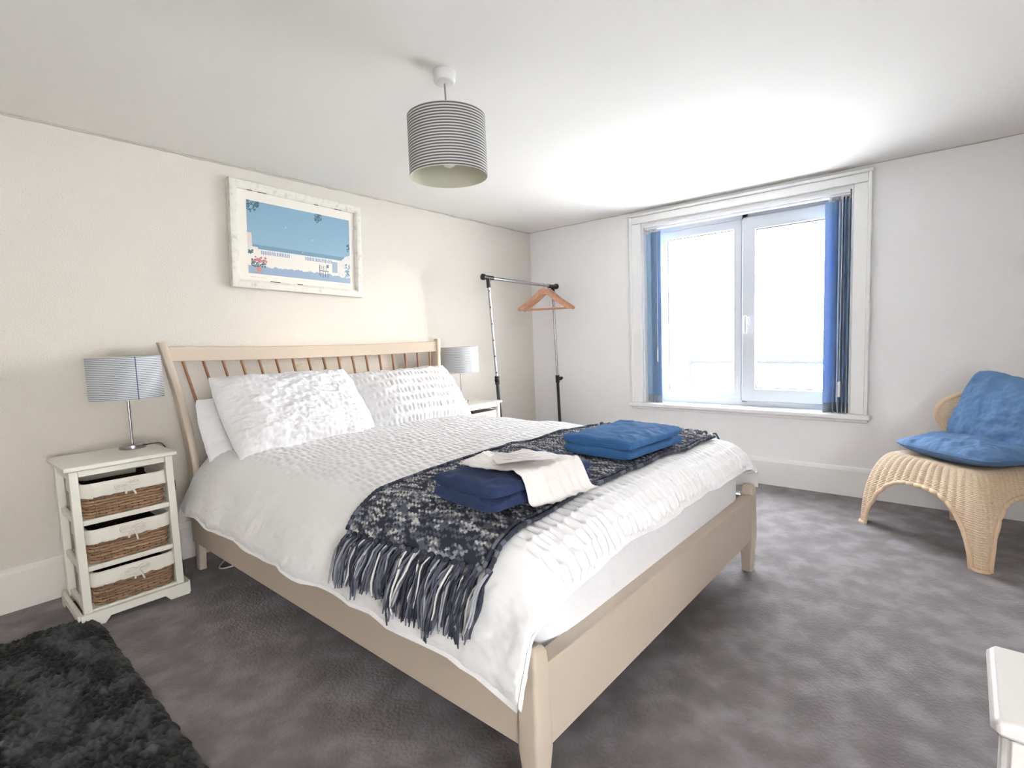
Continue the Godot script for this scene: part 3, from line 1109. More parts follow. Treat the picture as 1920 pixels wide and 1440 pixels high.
func towels() -> void:
	var b := MB.new()
	var t := thing("folded_towel", "navy folded towel with white cloth and paper on top, on the knitted throw", "towel", Vector3(1.165, 0.640, -1.012), deg_to_rad(-5))
	towel_fold(b, 0.0, Vector3(0.42, 0.047, 0.262), 1.0)
	obj("lower_fold", b, M.navy, t)
	b = MB.new()
	towel_fold(b, 0.036, Vector3(0.412, 0.048, 0.262), 5.0)
	obj("upper_fold", b, M.navy, t)
	# white cotton cloth draped over the towel, one corner hanging to the throw
	b = MB.new()
	var nu := 60
	var nv := 50
	for side in 2:
		var p := PackedVector3Array()
		for j in nv:
			for i in nu:
				var u := i / (nu - 1.0)
				var v := j / (nv - 1.0)
				var c0 := Vector2(1.020, -1.105).lerp(Vector2(1.265, -1.06), u)
				var c1 := Vector2(1.050, -0.838).lerp(Vector2(1.300, -0.800), u)
				var c := c0.lerp(c1, v) + Vector2(0.012 * wob.get_noise_1d(v * 5.0 + 3.0) * (1.0 - u), 0.012 * wob.get_noise_1d(u * 6.0))
				var x := c.x
				var z := c.y
				var lip := -0.882 + 0.087 * (x - 1.165)          # the towel's near edge
				var y := 0.7340 + 0.008 * (1.0 - v)
				y -= 0.080 * smoothstep(-0.004, 0.050, z - lip)
				y = maxf(y, 0.654)
				y += 0.004 * wob.get_noise_2d(x * 14.0, z * 14.0) + 0.0015 * wob.get_noise_2d(x * 40.0, z * 40.0)
				y += 0.013 * smoothstep(0.5, 0.75, v) * smoothstep(1.0, 0.8, v) * absf(wob.get_noise_2d(x * 8.0 + z * 5.0, z * 4.0 + 3.0))
				y += 0.030 * smoothstep(0.35, 0.0, v) * smoothstep(0.05, 0.30, u) * smoothstep(0.75, 0.4, u) * (0.6 + 0.4 * wob.get_noise_2d(x * 12.0, z * 12.0 + 8.0))
				z += 0.010 * smoothstep(0.6, 1.0, v) * wob.get_noise_2d(x * 11.0, 9.0)
				p.append(Vector3(x, y + (0.0 if side == 0 else -0.002), z))
		b.grid(p, nu, nv, false, side == 0)
	tag(obj("cotton_cloth", b, M.cotton), "creased white cotton cloth draped over the navy towel", "cloth")
	# printed welcome sheet on the cloth
	b = MB.new()
	var pa := PackedVector3Array()
	for side in 2:
		pa = PackedVector3Array()
		for j in 9:
			for i in 13:
				var u := i / 12.0
				var v := j / 8.0
				var q := Vector2((u - 0.5) * 0.17, (v - 0.5) * 0.12).rotated(deg_to_rad(38))
				pa.append(Vector3(1.145 + q.x, 0.7500 + 0.004 * sin(u * 3.0) + 0.003 * v - (0.0008 if side else 0.0), -0.962 + q.y))
		b.grid(pa, 13, 9, false, side == 0)
	var leaf := obj("paper_sheet", b, M.paper)
	tag(leaf, "white paper sheet lying on the creased cotton cloth", "paper")
	b = MB.new()
	for k in 4:
		var l := 0.11 - 0.018 * (k % 3)
		var q := Vector2(-0.01, -0.036 + 0.022 * k).rotated(deg_to_rad(38))
		b.rbox(Vector3(1.145 + q.x, 0.7548 + 0.0006 * k, -0.962 + q.y), Vector3(l, 0.0004, 0.003), 0.0001, Basis(Vector3.UP, deg_to_rad(-38)))
	obj("print", b, M.print, leaf)
	t = thing("folded_towel", "bright blue folded towel on the throw near the window side", "towel", Vector3(1.835, 0.643, -1.015), deg_to_rad(-4))
	b = MB.new()
	towel_fold(b, 0.0, Vector3(0.40, 0.044, 0.30), 9.0)
	obj("lower_fold", b, M.blue_towel, t)
	b = MB.new()
	towel_fold(b, 0.034, Vector3(0.395, 0.046, 0.305), 14.0)
	obj("upper_fold", b, M.blue_towel, t)

# ------------------------------------------------------------------ nightstands with baskets
const NS_W := 0.36
const NS_D := 0.33
const NS_H := 0.655

func make_stand(label: String, at: Vector3, turn: float) -> Node3D:
	var o := thing("nightstand", label, "nightstand", at, turn, "")
	var b := MB.new()
	b.rbox(Vector3(0, NS_H - 0.010, 0), Vector3(NS_W + 0.035, 0.020, NS_D + 0.030), 0.006)
	obj("top", b, M.stand, o)
	for sx in [-1, 1]:
		for sz in [-1, 1]:
			b = MB.new()
			b.rbox(Vector3(sx * (NS_W / 2 - 0.015), NS_H / 2 - 0.002, sz * (NS_D / 2 - 0.015)), Vector3(0.030, NS_H - 0.036, 0.030), 0.003)
			obj("post", b, M.stand, o)
	for y in [0.612, 0.430, 0.240, 0.062]:
		b = MB.new()
		if y > 0.6:
			b.rbox(Vector3(0, 0.622, NS_D / 2 - 0.012), Vector3(NS_W - 0.06, 0.026, 0.018), 0.003)
		else:
			b.rbox(Vector3(0, y - 0.010, 0.0), Vector3(NS_W - 0.058, 0.022, NS_D - 0.004), 0.003)
		obj("shelf" if y < 0.6 else "top_rail", b, M.stand, o)
		for sx in [-1, 1]:
			b = MB.new()
			b.rbox(Vector3(sx * (NS_W / 2 - 0.016), y - 0.006, 0), Vector3(0.018, 0.030, NS_D - 0.06), 0.003)
			obj("side_rail", b, M.stand, o)
	# plinth with bracket feet
	for s in [-1, 1]:
		b = MB.new()
		var hw := NS_W / 2 + 0.012
		b.prism(PackedVector2Array([Vector2(-hw, 0), Vector2(-hw, 0.055), Vector2(hw, 0.055), Vector2(hw, 0), Vector2(hw - 0.075, 0), Vector2(hw - 0.095, 0.024), Vector2(-hw + 0.095, 0.024), Vector2(-hw + 0.075, 0)]), Vector3(0, 0, s * (NS_D / 2 + 0.012) - 0.008), Vector3.RIGHT, Vector3.UP, Vector3(0, 0, 0.016))
		obj("plinth", b, M.stand, o)
		b = MB.new()
		var hd := NS_D / 2 + 0.004
		b.prism(PackedVector2Array([Vector2(-hd, 0), Vector2(-hd, 0.055), Vector2(hd, 0.055), Vector2(hd, 0), Vector2(hd - 0.06, 0), Vector2(hd - 0.08, 0.024), Vector2(-hd + 0.08, 0.024), Vector2(-hd + 0.06, 0)]), Vector3(s * (NS_W / 2 + 0.012) - 0.008, 0, 0), Vector3(0, 0, 1), Vector3.UP, Vector3(0.016, 0, 0))
		obj("plinth", b, M.stand, o)
	return o

func rrect(w: float, d: float, r: float, u: float) -> Array:   # point and outward direction on a rounded rectangle
	var segs := [w - 2 * r, PI * r / 2, d - 2 * r, PI * r / 2, w - 2 * r, PI * r / 2, d - 2 * r, PI * r / 2]
	var total := 2 * (w + d - 4 * r) + TAU * r
	var s := fposmod(u, 1.0) * total
	var k := 0
	while k < 7 and s > segs[k]:
		s -= segs[k]
		k += 1
	var turn := float(k / 2) * PI / 2
	var half := Vector2(w / 2, d / 2) if (k / 2) % 2 == 0 else Vector2(d / 2, w / 2)
	var pt: Vector2
	var nn: Vector2
	if k % 2 == 0:
		pt = Vector2(-half.x + r + s, half.y)
		nn = Vector2(0, 1)
	else:
		var a := PI / 2 - s / r
		pt = Vector2(half.x - r, half.y - r) + Vector2(cos(a), sin(a)) * r
		nn = Vector2(cos(a), sin(a))
	return [pt.rotated(-turn), nn.rotated(-turn)]

var basket_meshes := {}

func basket(label: String, at: Vector3, turn: float, pale: bool, group: String, bow_tilt := 0.0) -> void:
	var o := thing("wicker_basket", label, "basket", at, turn, group)
	var W := 0.284
	var D := 0.285
	var H := 0.135
	var N := 46                       # stakes round the basket
	var b := MB.new()
	var rows := 11
	for r in rows:
		var y := 0.008 + (H - 0.016) * r / (rows - 1.0)
		var flare := 1.0 - 0.05 * (1.0 - y / H)
		var path := PackedVector3Array()
		for k in N * 2 + 1:
			var q := rrect(W * flare, D * flare, 0.03, k / (N * 2.0))
			var io := 0.0042 * sin(PI * (k * 0.5 + r))  * (1.0 if k % 2 else 0.0)
			var pt: Vector2 = q[0] + q[1] * io
			path.append(Vector3(pt.x, y + 0.0015 * wob.get_noise_2d(k * 0.3, r * 5.0), pt.y))
		var tone := rng.randf()
		var lo := Color(0.20, 0.115, 0.062) if not pale else Color(0.42, 0.29, 0.17)
		var hi := Color(0.50, 0.32, 0.19) if not pale else Color(0.78, 0.62, 0.42)
		var k0 := b.v.size()
		b.tube(path, 0.0058, 6, false)
		for k in range(k0, b.v.size()):       # twigs change tone from stake to stake
			var st := (k - k0) / 7 / 4
			var w := fposmod(sin((st + r * 17) * 12.9898) * 43758.5453, 1.0)
			b.c[k] = lo.lerp(hi, clampf(0.55 * w + 0.45 * tone, 0.0, 1.0))
	obj("weave", b, M.wicker, o).set_meta("kind", "stuff")
	b = MB.new()
	for k in N:
		var q := rrect(W, D, 0.03, (k + 0.25) / N)
		var q0 := rrect(W * 0.95, D * 0.95, 0.03, (k + 0.25) / N)
		b.col = Color(0.30, 0.19, 0.11)
		b.rod(Vector3(q0[0].x, 0.004, q0[0].y), Vector3(q[0].x, H - 0.002, q[0].y), 0.0032, 5)
	obj("stakes", b, M.wicker, o).set_meta("kind", "stuff")
	b = MB.new()
	var p := PackedVector3Array()
	for row in [[0.86, 0.006], [0.96, 0.006], [0.975, H - 0.01], [0.93, H - 0.01], [0.90, 0.012], [0.02, 0.012]]:
		for k in 49:
			var q := rrect(W * row[0], D * row[0], 0.03 * row[0], k / 48.0)
			p.append(Vector3(q[0].x, row[1], q[0].y))
	b.grid(p, 49, 6, true, false)
	obj("inner_wall", b, M.wicker_dark, o)
	# cotton liner turned over the rim
	b = MB.new()
	p = PackedVector3Array()
	var prof := [[-0.012, 0.05], [-0.010, 0.135], [-0.004, 0.143], [0.004, 0.145], [0.0095, 0.140], [0.0115, 0.12], [0.0125, 0.098], [0.012, 0.088], [0.0095, 0.088]]
	for j in prof.size():
		for k in 97:
			var q := rrect(W, D, 0.03, k / 96.0)
			var e: float = prof[j][0]
			var y: float = prof[j][1]
			if j >= 5:
				e += 0.0035 * wob.get_noise_2d(k * 0.42, 4.0 + at.y * 9.0) * (j - 4)
				y += 0.006 * wob.get_noise_2d(k * 0.23, 8.0 + at.y * 9.0) * (1.0 if j > 5 else 0.3)
			var pt: Vector2 = q[0] + q[1] * e
			p.append(Vector3(pt.x, y, pt.y))
	b.grid(p, 97, prof.size(), true, false)
	var ln := obj("liner", b, M.liner, o)
	# bow in the middle of the front
	b = MB.new()
	var f := D / 2 + 0.020
	b.xf = Transform3D(Basis(Vector3.BACK, deg_to_rad(bow_tilt)), Vector3(0.004, 0.118, f))
	for s in [-1, 1]:
		b.tube(path3([Vector3(0, 0, 0), Vector3(s * 0.018, 0.012, 0.006), Vector3(s * 0.040, 0.010, 0.004), Vector3(s * 0.038, -0.004, 0.006), Vector3(s * 0.016, -0.004, 0.006), Vector3(0, 0, 0.002)], 6), 0.0045, 7)
		b.tube(path3([Vector3(0, 0, 0.002), Vector3(s * 0.010, -0.016, 0.006), Vector3(s * 0.016 + 0.003, -0.042 - 0.006 * s, 0.004)], 6), 0.004, 7)
	soft_ball(b, Vector3(0, 0, 0.004), 0.008)
	obj("bow", b, M.liner, ln)

func nightstands() -> void:
	var at := Vector3(0.558, 0, -2.812)
	make_stand("white three-basket nightstand on the shadowed side of the bed, beside the dark rug", at, deg_to_rad(0))
	var names := ["topmost wicker basket with white liner in the nightstand by the dark rug", "middle wicker basket, below the topmost, in the nightstand by the dark rug", "lowest wicker basket, just above the plinth, in the nightstand by the dark rug"]
	for k in 3:
		basket(names[k], at + Vector3(0.002 * k, [0.4305, 0.2405, 0.0625][k], 0.016), 0.0, false, "baskets in the nightstand by the rug", [8.0, -6.0, 3.0][k])
	at = Vector3(2.785, -0.035, -2.865)
	var o := make_stand("white basket nightstand partly hidden behind the bed, near the clothes rail", at, 0.0)
	o.position.y = 0.0
	o.scale = Vector3(1, 0.9466, 1)
	basket("pale wicker basket in the nightstand behind the bed, near the clothes rail", Vector3(2.785, 0.4075, -2.849), 0.0, true, "", 0.0)

func lamp(label: String, at: Vector3, seam: bool, cord: Array, sw: Vector3) -> void:
	var o := thing("table_lamp", label, "lamp", at, 0.0, "striped bedside lamps")
	var b := MB.new()
	b.lathe(PackedVector2Array([Vector2(0.0005, 0.0), Vector2(0.052, 0.0), Vector2(0.053, 0.002), Vector2(0.053, 0.017), Vector2(0.051, 0.019), Vector2(0.008, 0.021), Vector2(0.0005, 0.021)]), 40, Vector3(), true)
	obj("base", b, M.chrome, o)
	b = MB.new()
	b.rod(Vector3(0, 0.02, 0), Vector3(0, 0.27, 0), 0.0055, 10)
	obj("stem", b, M.chrome, o)
	b = MB.new()
	b.tube(PackedVector3Array([Vector3(0, 0.27, 0), Vector3(0, 0.275, 0), Vector3(0, 0.33, 0)]), [0.006, 0.016, 0.016], 12)
	for k in 3:
		var a := TAU * k / 3
		b.rod(Vector3(0, 0.285, 0), Vector3(cos(a) * 0.138, 0.25, sin(a) * 0.138), 0.0016, 5)
	obj("holder", b, M.plastic_white, o)
	b = MB.new()
	var pr := PackedVector2Array()
	for k in 9: pr.append(Vector2(0.142, 0.232 + 0.190 * k / 8.0))
	b.lathe(pr, 56, Vector3(), true)
	var sh := obj("shade", b, M.shade, o)
	b = MB.new()
	b.lathe(PackedVector2Array([Vector2(0.142, 0.232), Vector2(0.1395, 0.232), Vector2(0.1395, 0.422), Vector2(0.142, 0.422)]), 56, Vector3(), false)
	obj("lining", b, M.lining, sh)
	if seam:
		b = MB.new()
		var a := deg_to_rad(118)
		var d := Vector3(cos(a + 0.0), 0, -sin(a))
		d = Vector3(0.06, 0, 0.998).normalized()
		b.rbox(d * 0.1425 + Vector3(0, 0.327, 0), Vector3(0.004, 0.190, 0.0015), 0.0005, Basis(Vector3.UP, atan2(d.x, d.z)))
		obj("seam", b, M.shade_seam, sh)
	b = MB.new()
	b.tube(path3(cord, 8), 0.0025, 6)
	var cd := obj("cord", b, M.cord_black, o)
	if sw != Vector3():
		b = MB.new()
		b.rbox(sw, Vector3(0.020, 0.058, 0.022), 0.006)
		obj("switch", b, M.cord_black, cd)

func lamps() -> void:
	lamp("table lamp with grey striped drum shade on the nightstand by the dark rug", Vector3(0.655, NS_H, -2.905), true,
		[Vector3(0.045, 0.008, 0.015), Vector3(0.075, 0.012, 0.030), Vector3(0.105, 0.006, 0.045), Vector3(0.124, -0.05, 0.055), Vector3(0.130, -0.20, 0.055), Vector3(0.134, -0.40, 0.045), Vector3(0.150, -0.652, 0.02)], Vector3(0.130, -0.20, 0.055))
	lamp("striped drum shade table lamp on the nightstand beside the clothes rail", Vector3(2.735, 0.620, -2.885), false,
		[Vector3(-0.045, 0.008, 0.0), Vector3(-0.08, 0.010, -0.02), Vector3(-0.13, 0.004, -0.05), Vector3(-0.160, -0.06, -0.06), Vector3(-0.165, -0.3, -0.08), Vector3(-0.165, -0.615, -0.10)], Vector3())

func pendant() -> void:
	var cx := 1.425
	var cz := -1.515
	var cy := 2.128 - 0.0185 * cx
	var o := thing("pendant_lamp", "grey and white striped drum pendant lamp hanging from the ceiling", "lamp", Vector3(cx, cy, cz))
	var b := MB.new()
	b.lathe(PackedVector2Array([Vector2(0.0005, -0.042), Vector2(0.032, -0.042), Vector2(0.038, -0.039), Vector2(0.0405, -0.034), Vector2(0.0425, -0.004), Vector2(0.0425, 0.0)]), 36, Vector3(), true)
	obj("ceiling_rose", b, M.plastic_white, o)
	var top := 1.937 - cy
	var bot := 1.718 - cy
	b = MB.new()
	b.rod(Vector3(0, -0.04, 0), Vector3(0.004, top - 0.03, 0), 0.0034, 8)
	obj("flex", b, M.flex, o)
	b = MB.new()
	b.tube(PackedVector3Array([Vector3(0.004, top - 0.02, 0), Vector3(0.004, top - 0.03, 0), Vector3(0.004, top - 0.09, 0), Vector3(0.004, top - 0.10, 0)]), [0.008, 0.019, 0.019, 0.014], 16)
	for k in 3:
		var a := TAU * k / 3 + 0.3
		b.rod(Vector3(0.004, top - 0.06, 0), Vector3(cos(a) * 0.145, top - 0.012, sin(a) * 0.145), 0.0018, 6)
	obj("lamp_holder", b, M.plastic_white, o)
	b = MB.new()
	var pr := PackedVector2Array()
	for k in 9: pr.append(Vector2(0.1475, lerpf(bot, top, k / 8.0)))
	b.lathe(pr, 72, Vector3(), true)
	var sh := obj("shade", b, M.pendant, o)
	b = MB.new()
	b.lathe(PackedVector2Array([Vector2(0.1475, bot), Vector2(0.1445, bot), Vector2(0.1445, top), Vector2(0.1475, top)]), 72, Vector3(), false)
	obj("lining", b, M.lining, sh)
	b = MB.new()
	var bp := PackedVector2Array([Vector2(0.014, top - 0.10), Vector2(0.016, top - 0.115), Vector2(0.026, top - 0.135), Vector2(0.030, top - 0.152), Vector2(0.028, top - 0.168), Vector2(0.018, top - 0.180), Vector2(0.0005, top - 0.185)])
	b.lathe(bp, 28, Vector3(0.004, 0, 0), false)
	obj("bulb", b, M.bulb, o)

# ------------------------------------------------------------------ picture
func fill(im: Image, u0: float, v0: float, u1: float, v1: float, c: Color) -> void:
	var w := im.get_width()
	var h := im.get_height()
	im.fill_rect(Rect2i(int(u0 * w), int(v0 * h), maxi(int((u1 - u0) * w), 1), maxi(int((v1 - v0) * h), 1)), c)

func blot(im: Image, u: float, v: float, r: float, c: Color, sq := 1.0) -> void:
	var w := im.get_width()
	var h := im.get_height()
	var rp := int(r * w)
	for y in range(-rp, rp + 1):
		for x in range(-rp, rp + 1):
			if x * x + y * y * sq <= rp * rp:
				var px := int(u * w) + x
				var py := int(v * h) + y
				if px >= 0 and py >= 0 and px < w and py < h:
					im.set_pixel(px, py, c)

func art_image() -> Image:
	var W := 480
	var H := 302
	var im := Image.create(W, H, false, Image.FORMAT_RGB8)
	var sky_c := Color(0.545, 0.68, 0.765)
	var sea := Color(0.48, 0.615, 0.69)
	var cream := Color(0.945, 0.915, 0.87)
	var shade_c := Color(0.60, 0.68, 0.765)
	var green := Color(0.25, 0.36, 0.40)
	for y in H:
		for x in W:
			var u := x / float(W)
			var v := y / float(H)
			var c := sky_c.lerp(Color(0.60, 0.72, 0.79), clampf(v / 0.6, 0, 1) * 0.7)
			if v > 0.595: c = sea
			if v > 0.655: c = cream
			if v > 0.895 + 0.02 * wob.get_noise_2d(u * 18.0, 2.0) - 0.012 * absf(sin(u * 31.0)) + 0.03 * smoothstep(0.75, 1.0, u): c = shade_c
			if u < 0.035 + 0.02 * (v - 0.45) and v > 0.44 and v < 0.66: c = Color(0.90, 0.84, 0.82)
			var hill := 0.66 - (u - 0.83) * 1.05 - 0.03 * wob.get_noise_2d(u * 30.0, 1.0)
			if u > 0.86 and v > hill + 0.06 and v < 0.9: c = Color(0.90, 0.87, 0.85)
			im.set_pixel(x, y, c)
	var rg := RandomNumberGenerator.new()
	rg.seed = 3
	# parapet with two runs of balusters
	fill(im, 0.0, 0.655, 0.86, 0.668, Color(0.88, 0.87, 0.88))
	for run in [[0.11, 0.38], [0.52, 0.80]]:
		fill(im, run[0], 0.672, run[1], 0.725, Color(0.58, 0.64, 0.75))
		var u: float = run[0]
		while u < run[1]:
			fill(im, u, 0.672, u + 0.008, 0.725, cream)
			u += 0.0155
	fill(im, 0.03, 0.63, 0.09, 0.655, Color(0.92, 0.89, 0.86))
	fill(im, 0.80, 0.69, 0.86, 0.86, Color(0.66, 0.72, 0.79))
	# hanging leaves at the top
	for lf in [[0.0, 0.0, 0.11, 0.16, 90], [0.63, 0.0, 0.075, 0.13, 55], [0.965, 0.38, 0.035, 0.12, 26]]:
		for k in lf[4]:
			var fx := rg.randf()
			var fy := rg.randf() * (1.0 - 0.6 * absf(fx - 0.35))
			blot(im, lf[0] + fx * lf[2], lf[1] + fy * lf[3], 0.007, green.lerp(Color(0.36, 0.47, 0.52), rg.randf()), 2.0)
	# gulls
	for g in [[0.345, 0.29], [0.605, 0.41], [0.50, 0.615]]:
		blot(im, g[0], g[1], 0.005, Color(0.93, 0.94, 0.94), 3.0)
		blot(im, g[0] + 0.008, g[1] - 0.008, 0.004, Color(0.85, 0.88, 0.90), 4.0)
	# flower pot
	for k in 70:
		blot(im, 0.03 + rg.randf() * 0.12, 0.80 + rg.randf() * 0.10, 0.007, green.lerp(Color(0.33, 0.48, 0.50), rg.randf()))
	for k in 26:
		blot(im, 0.02 + rg.randf() * 0.14, 0.765 + rg.randf() * 0.07, 0.009, Color(0.78, 0.42, 0.45).lerp(Color(0.85, 0.60, 0.60), rg.randf()))
	for y in 24:
		fill(im, 0.066 + 0.0005 * y, 0.905 + y * 0.0034, 0.116 - 0.0005 * y, 0.910 + y * 0.0034, Color(0.80, 0.55, 0.50))
	for k in 20: blot(im, 0.005 + rg.randf() * 0.04, 0.675 + rg.randf() * 0.05, 0.007, green.lerp(Color(0.42, 0.55, 0.60), rg.randf()))
	# garden chair
	var ink := Color(0.40, 0.43, 0.50)
	fill(im, 0.665, 0.76, 0.672, 0.93, ink)
	for k in 5: fill(im, 0.675 + 0.016 * k, 0.77, 0.680 + 0.016 * k, 0.85, ink)
	fill(im, 0.665, 0.845, 0.765, 0.858, ink)
	fill(im, 0.74, 0.75, 0.765, 0.80, Color(0.50, 0.52, 0.58))
	for k in 4: fill(im, 0.675 + 0.025 * k, 0.86, 0.682 + 0.025 * k, 0.945 + 0.01 * (k % 2), ink)
	# right-hand plants
	for k in 60: blot(im, 0.94 + rg.randf() * 0.055, 0.70 + rg.randf() * 0.20, 0.008, Color(0.33, 0.50, 0.58).lerp(Color(0.62, 0.76, 0.80), rg.randf()))
	for k in 14: blot(im, 0.84 + rg.randf() * 0.14, 0.66 + rg.randf() * 0.22, 0.004, Color(0.72, 0.56, 0.58))
	return im

func picture() -> void:
	var o := thing("framed_picture", "white distressed frame holding a blue seaside terrace print above the bed", "picture", Vector3(1.642, 1.7145, ZB + 0.005))
	o.rotation.z = deg_to_rad(-2.4)
	var W := 0.825
	var H := 0.593
	var fw := 0.046
	var b := MB.new()
	b.rbox(Vector3(0, 0, 0.008), Vector3(W - 0.03, H - 0.03, 0.010), 0.001)
	obj("backing_board", b, M.mat_board, o)
	# mitred frame sides
	var d := 0.036
	for k in 4:
		b = MB.new()
		var hor := k < 2
		var l := (W if hor else H) / 2
		b.xf = Transform3D(Basis(Vector3.BACK, [0.0, PI, PI / 2, -PI / 2][k]), Vector3([0, 0, W / 2, -W / 2][k], [-H / 2, H / 2, 0, 0][k], 0))
		# profile across the moulding: (distance in from the outer edge, height)
		var prof := [[0.0, 0.0], [0.0, d - 0.003], [0.003, d], [fw - 0.014, d], [fw - 0.010, d - 0.006], [fw - 0.003, d - 0.008], [fw, d - 0.012], [fw, 0.012]]
		var p := PackedVector3Array()
		for q in prof:
			for i in 25:
				var u := i / 24.0 * 2.0 - 1.0
				var jag: float = 0.0012 * wob.get_noise_2d(u * 9.0 + k * 7.0, q[0] * 300.0)
				p.append(Vector3(u * (l - q[0]), q[0] + jag, q[1] + jag))
		b.grid(p, 25, prof.size(), false, false)
		obj("frame_side", b, M.frame_white, o)
	# chipped paint showing along the inner edge
	b = MB.new()
	for c in [[-0.23, 1, 0.05], [-0.30, 1, 0.03], [0.10, 1, 0.03], [-0.17, -1, 0.06], [-0.02, -1, 0.035], [0.25, 1, 0.05]]:
		b.rbox(Vector3(c[0], c[1] * (H / 2 - fw - 0.0005), 0.026), Vector3(c[2], 0.004, 0.004), 0.0015)
	obj("chip", b, M.chip, o, "patches of chipped paint")
	# print on its cream paper
	var m := mat(Color.WHITE, 0.35)
	m.albedo_texture = ImageTexture.create_from_image(art_image())
	b = MB.new()
	var x0 := -W / 2 + 0.117 * W
	var x1 := -W / 2 + 0.905 * W
	var y0 := H / 2 - 0.855 * H
	var y1 := H / 2 - 0.165 * H
	b.flat4(Vector3(x0, y0, 0.0138), Vector3(x1, y0, 0.0138), Vector3(x1, y1, 0.0138), Vector3(x0, y1, 0.0138))
	obj("art_print", b, m, o, "blue seaside terrace print")
	b = MB.new()
	for k in 5: b.rbox(Vector3(x0 + 0.02 + k * 0.018, y0 - 0.018, 0.0135), Vector3(0.012, 0.002, 0.0006), 0.0002)
	for k in 4: b.rbox(Vector3(x1 - 0.09 + k * 0.018, y0 - 0.014 - 0.001 * (k % 2), 0.0135), Vector3(0.013, 0.002, 0.0006), 0.0002)
	obj("pencil_caption", b, M.print, o)

# ------------------------------------------------------------------ clothes rail
func rack() -> void:
	var o := thing("clothes_rail", "black and chrome adjustable clothes rail standing in the room corner", "clothes rail")
	var tl := Vector3(2.945, 1.555, -2.755)
	var tr := Vector3(3.755, 1.527, -2.745)
	var bl := Vector3(3.055, 0.02, -2.755)
	var br := Vector3(3.815, 0.02, -2.745)
	var b := MB.new()
	b.rod(tl + Vector3(-0.02, 0, 0), tr.lerp(tl, 0.24), 0.0125, 14)
	b.rod(tr.lerp(tl, 0.26), tr + Vector3(0.02, 0, 0), 0.0105, 14)
	obj("rail", b, M.chrome, o)
	for k in 2:
		var t := tl if k == 0 else tr
		var e := bl if k == 0 else br
		var d := (e - t).normalized()
		var s := 1.0 if k == 0 else -1.0
		b = MB.new()
		b.rod(t + Vector3(-0.045 * s, 0.002, 0), t + Vector3(0.055 * s, -0.001, 0), 0.0165, 12)
		b.rod(t + Vector3(-0.060 * s, 0.003, 0), t + Vector3(-0.045 * s, 0.002, 0), 0.024, 12)
		b.rod(t, t + d * 0.075, 0.0165, 12)
		obj("connector", b, M.black_plastic, o)
		b = MB.new()
		b.rod(t + d * 0.06, t + d * 0.80, 0.0105, 12)
		var tube := obj("upper_tube", b, M.chrome, o)
		if k == 0:
			b = MB.new()
			for q in 6:
				var at := t + d * (0.10 + 0.125 * q) + Vector3(-0.0062, 0, 0.0072)
				b.rod(at, at + Vector3(-0.0040, 0, 0.0046), 0.0062, 8)
			obj("peg", b, M.black_plastic, tube)
		var hgt: float = 0.775 if k == 0 else 0.80
		b = MB.new()
		b.rod(t + d * hgt, e, 0.0135, 12)
		obj("lower_tube", b, M.black_steel, o)
		b = MB.new()
		b.rod(t + d * (hgt - 0.02), t + d * (hgt + 0.045), 0.0185, 12)
		var c := t + d * (hgt + 0.012)
		b.tube(PackedVector3Array([c, c + Vector3(-0.026 * s, 0.002, 0.018), c + Vector3(-0.040 * s, 0.008, 0.026)]), [0.014, 0.017, 0.010], 10)
		obj("clamp", b, M.black_plastic, o)
		b = MB.new()
		b.rod(e + Vector3(0, 0.0, -0.22), e + Vector3(0, 0.0, 0.22), 0.0135, 12)
		b.rod(e + Vector3(0, -0.004, -0.235), e + Vector3(0, -0.004, -0.21), 0.016, 12)
		b.rod(e + Vector3(0, -0.004, 0.235), e + Vector3(0, -0.004, 0.21), 0.016, 12)
		obj("foot", b, M.black_steel, o)
	b = MB.new()
	b.rod(bl + Vector3(0, 0.0, 0.0), br, 0.011, 10)
	obj("cross_bar", b, M.chrome, o)
	for k in 2:
		var at := tr.lerp(tl, 0.080 + 0.085 * k)
		hanger(at + Vector3(0, 0.0125, 0), 66.0 - 5.0 * k, "light wooden coat hanger on the rail, nearer the window wall" if k == 0 else "second light wooden coat hanger, tucked beside the one nearer the window wall")

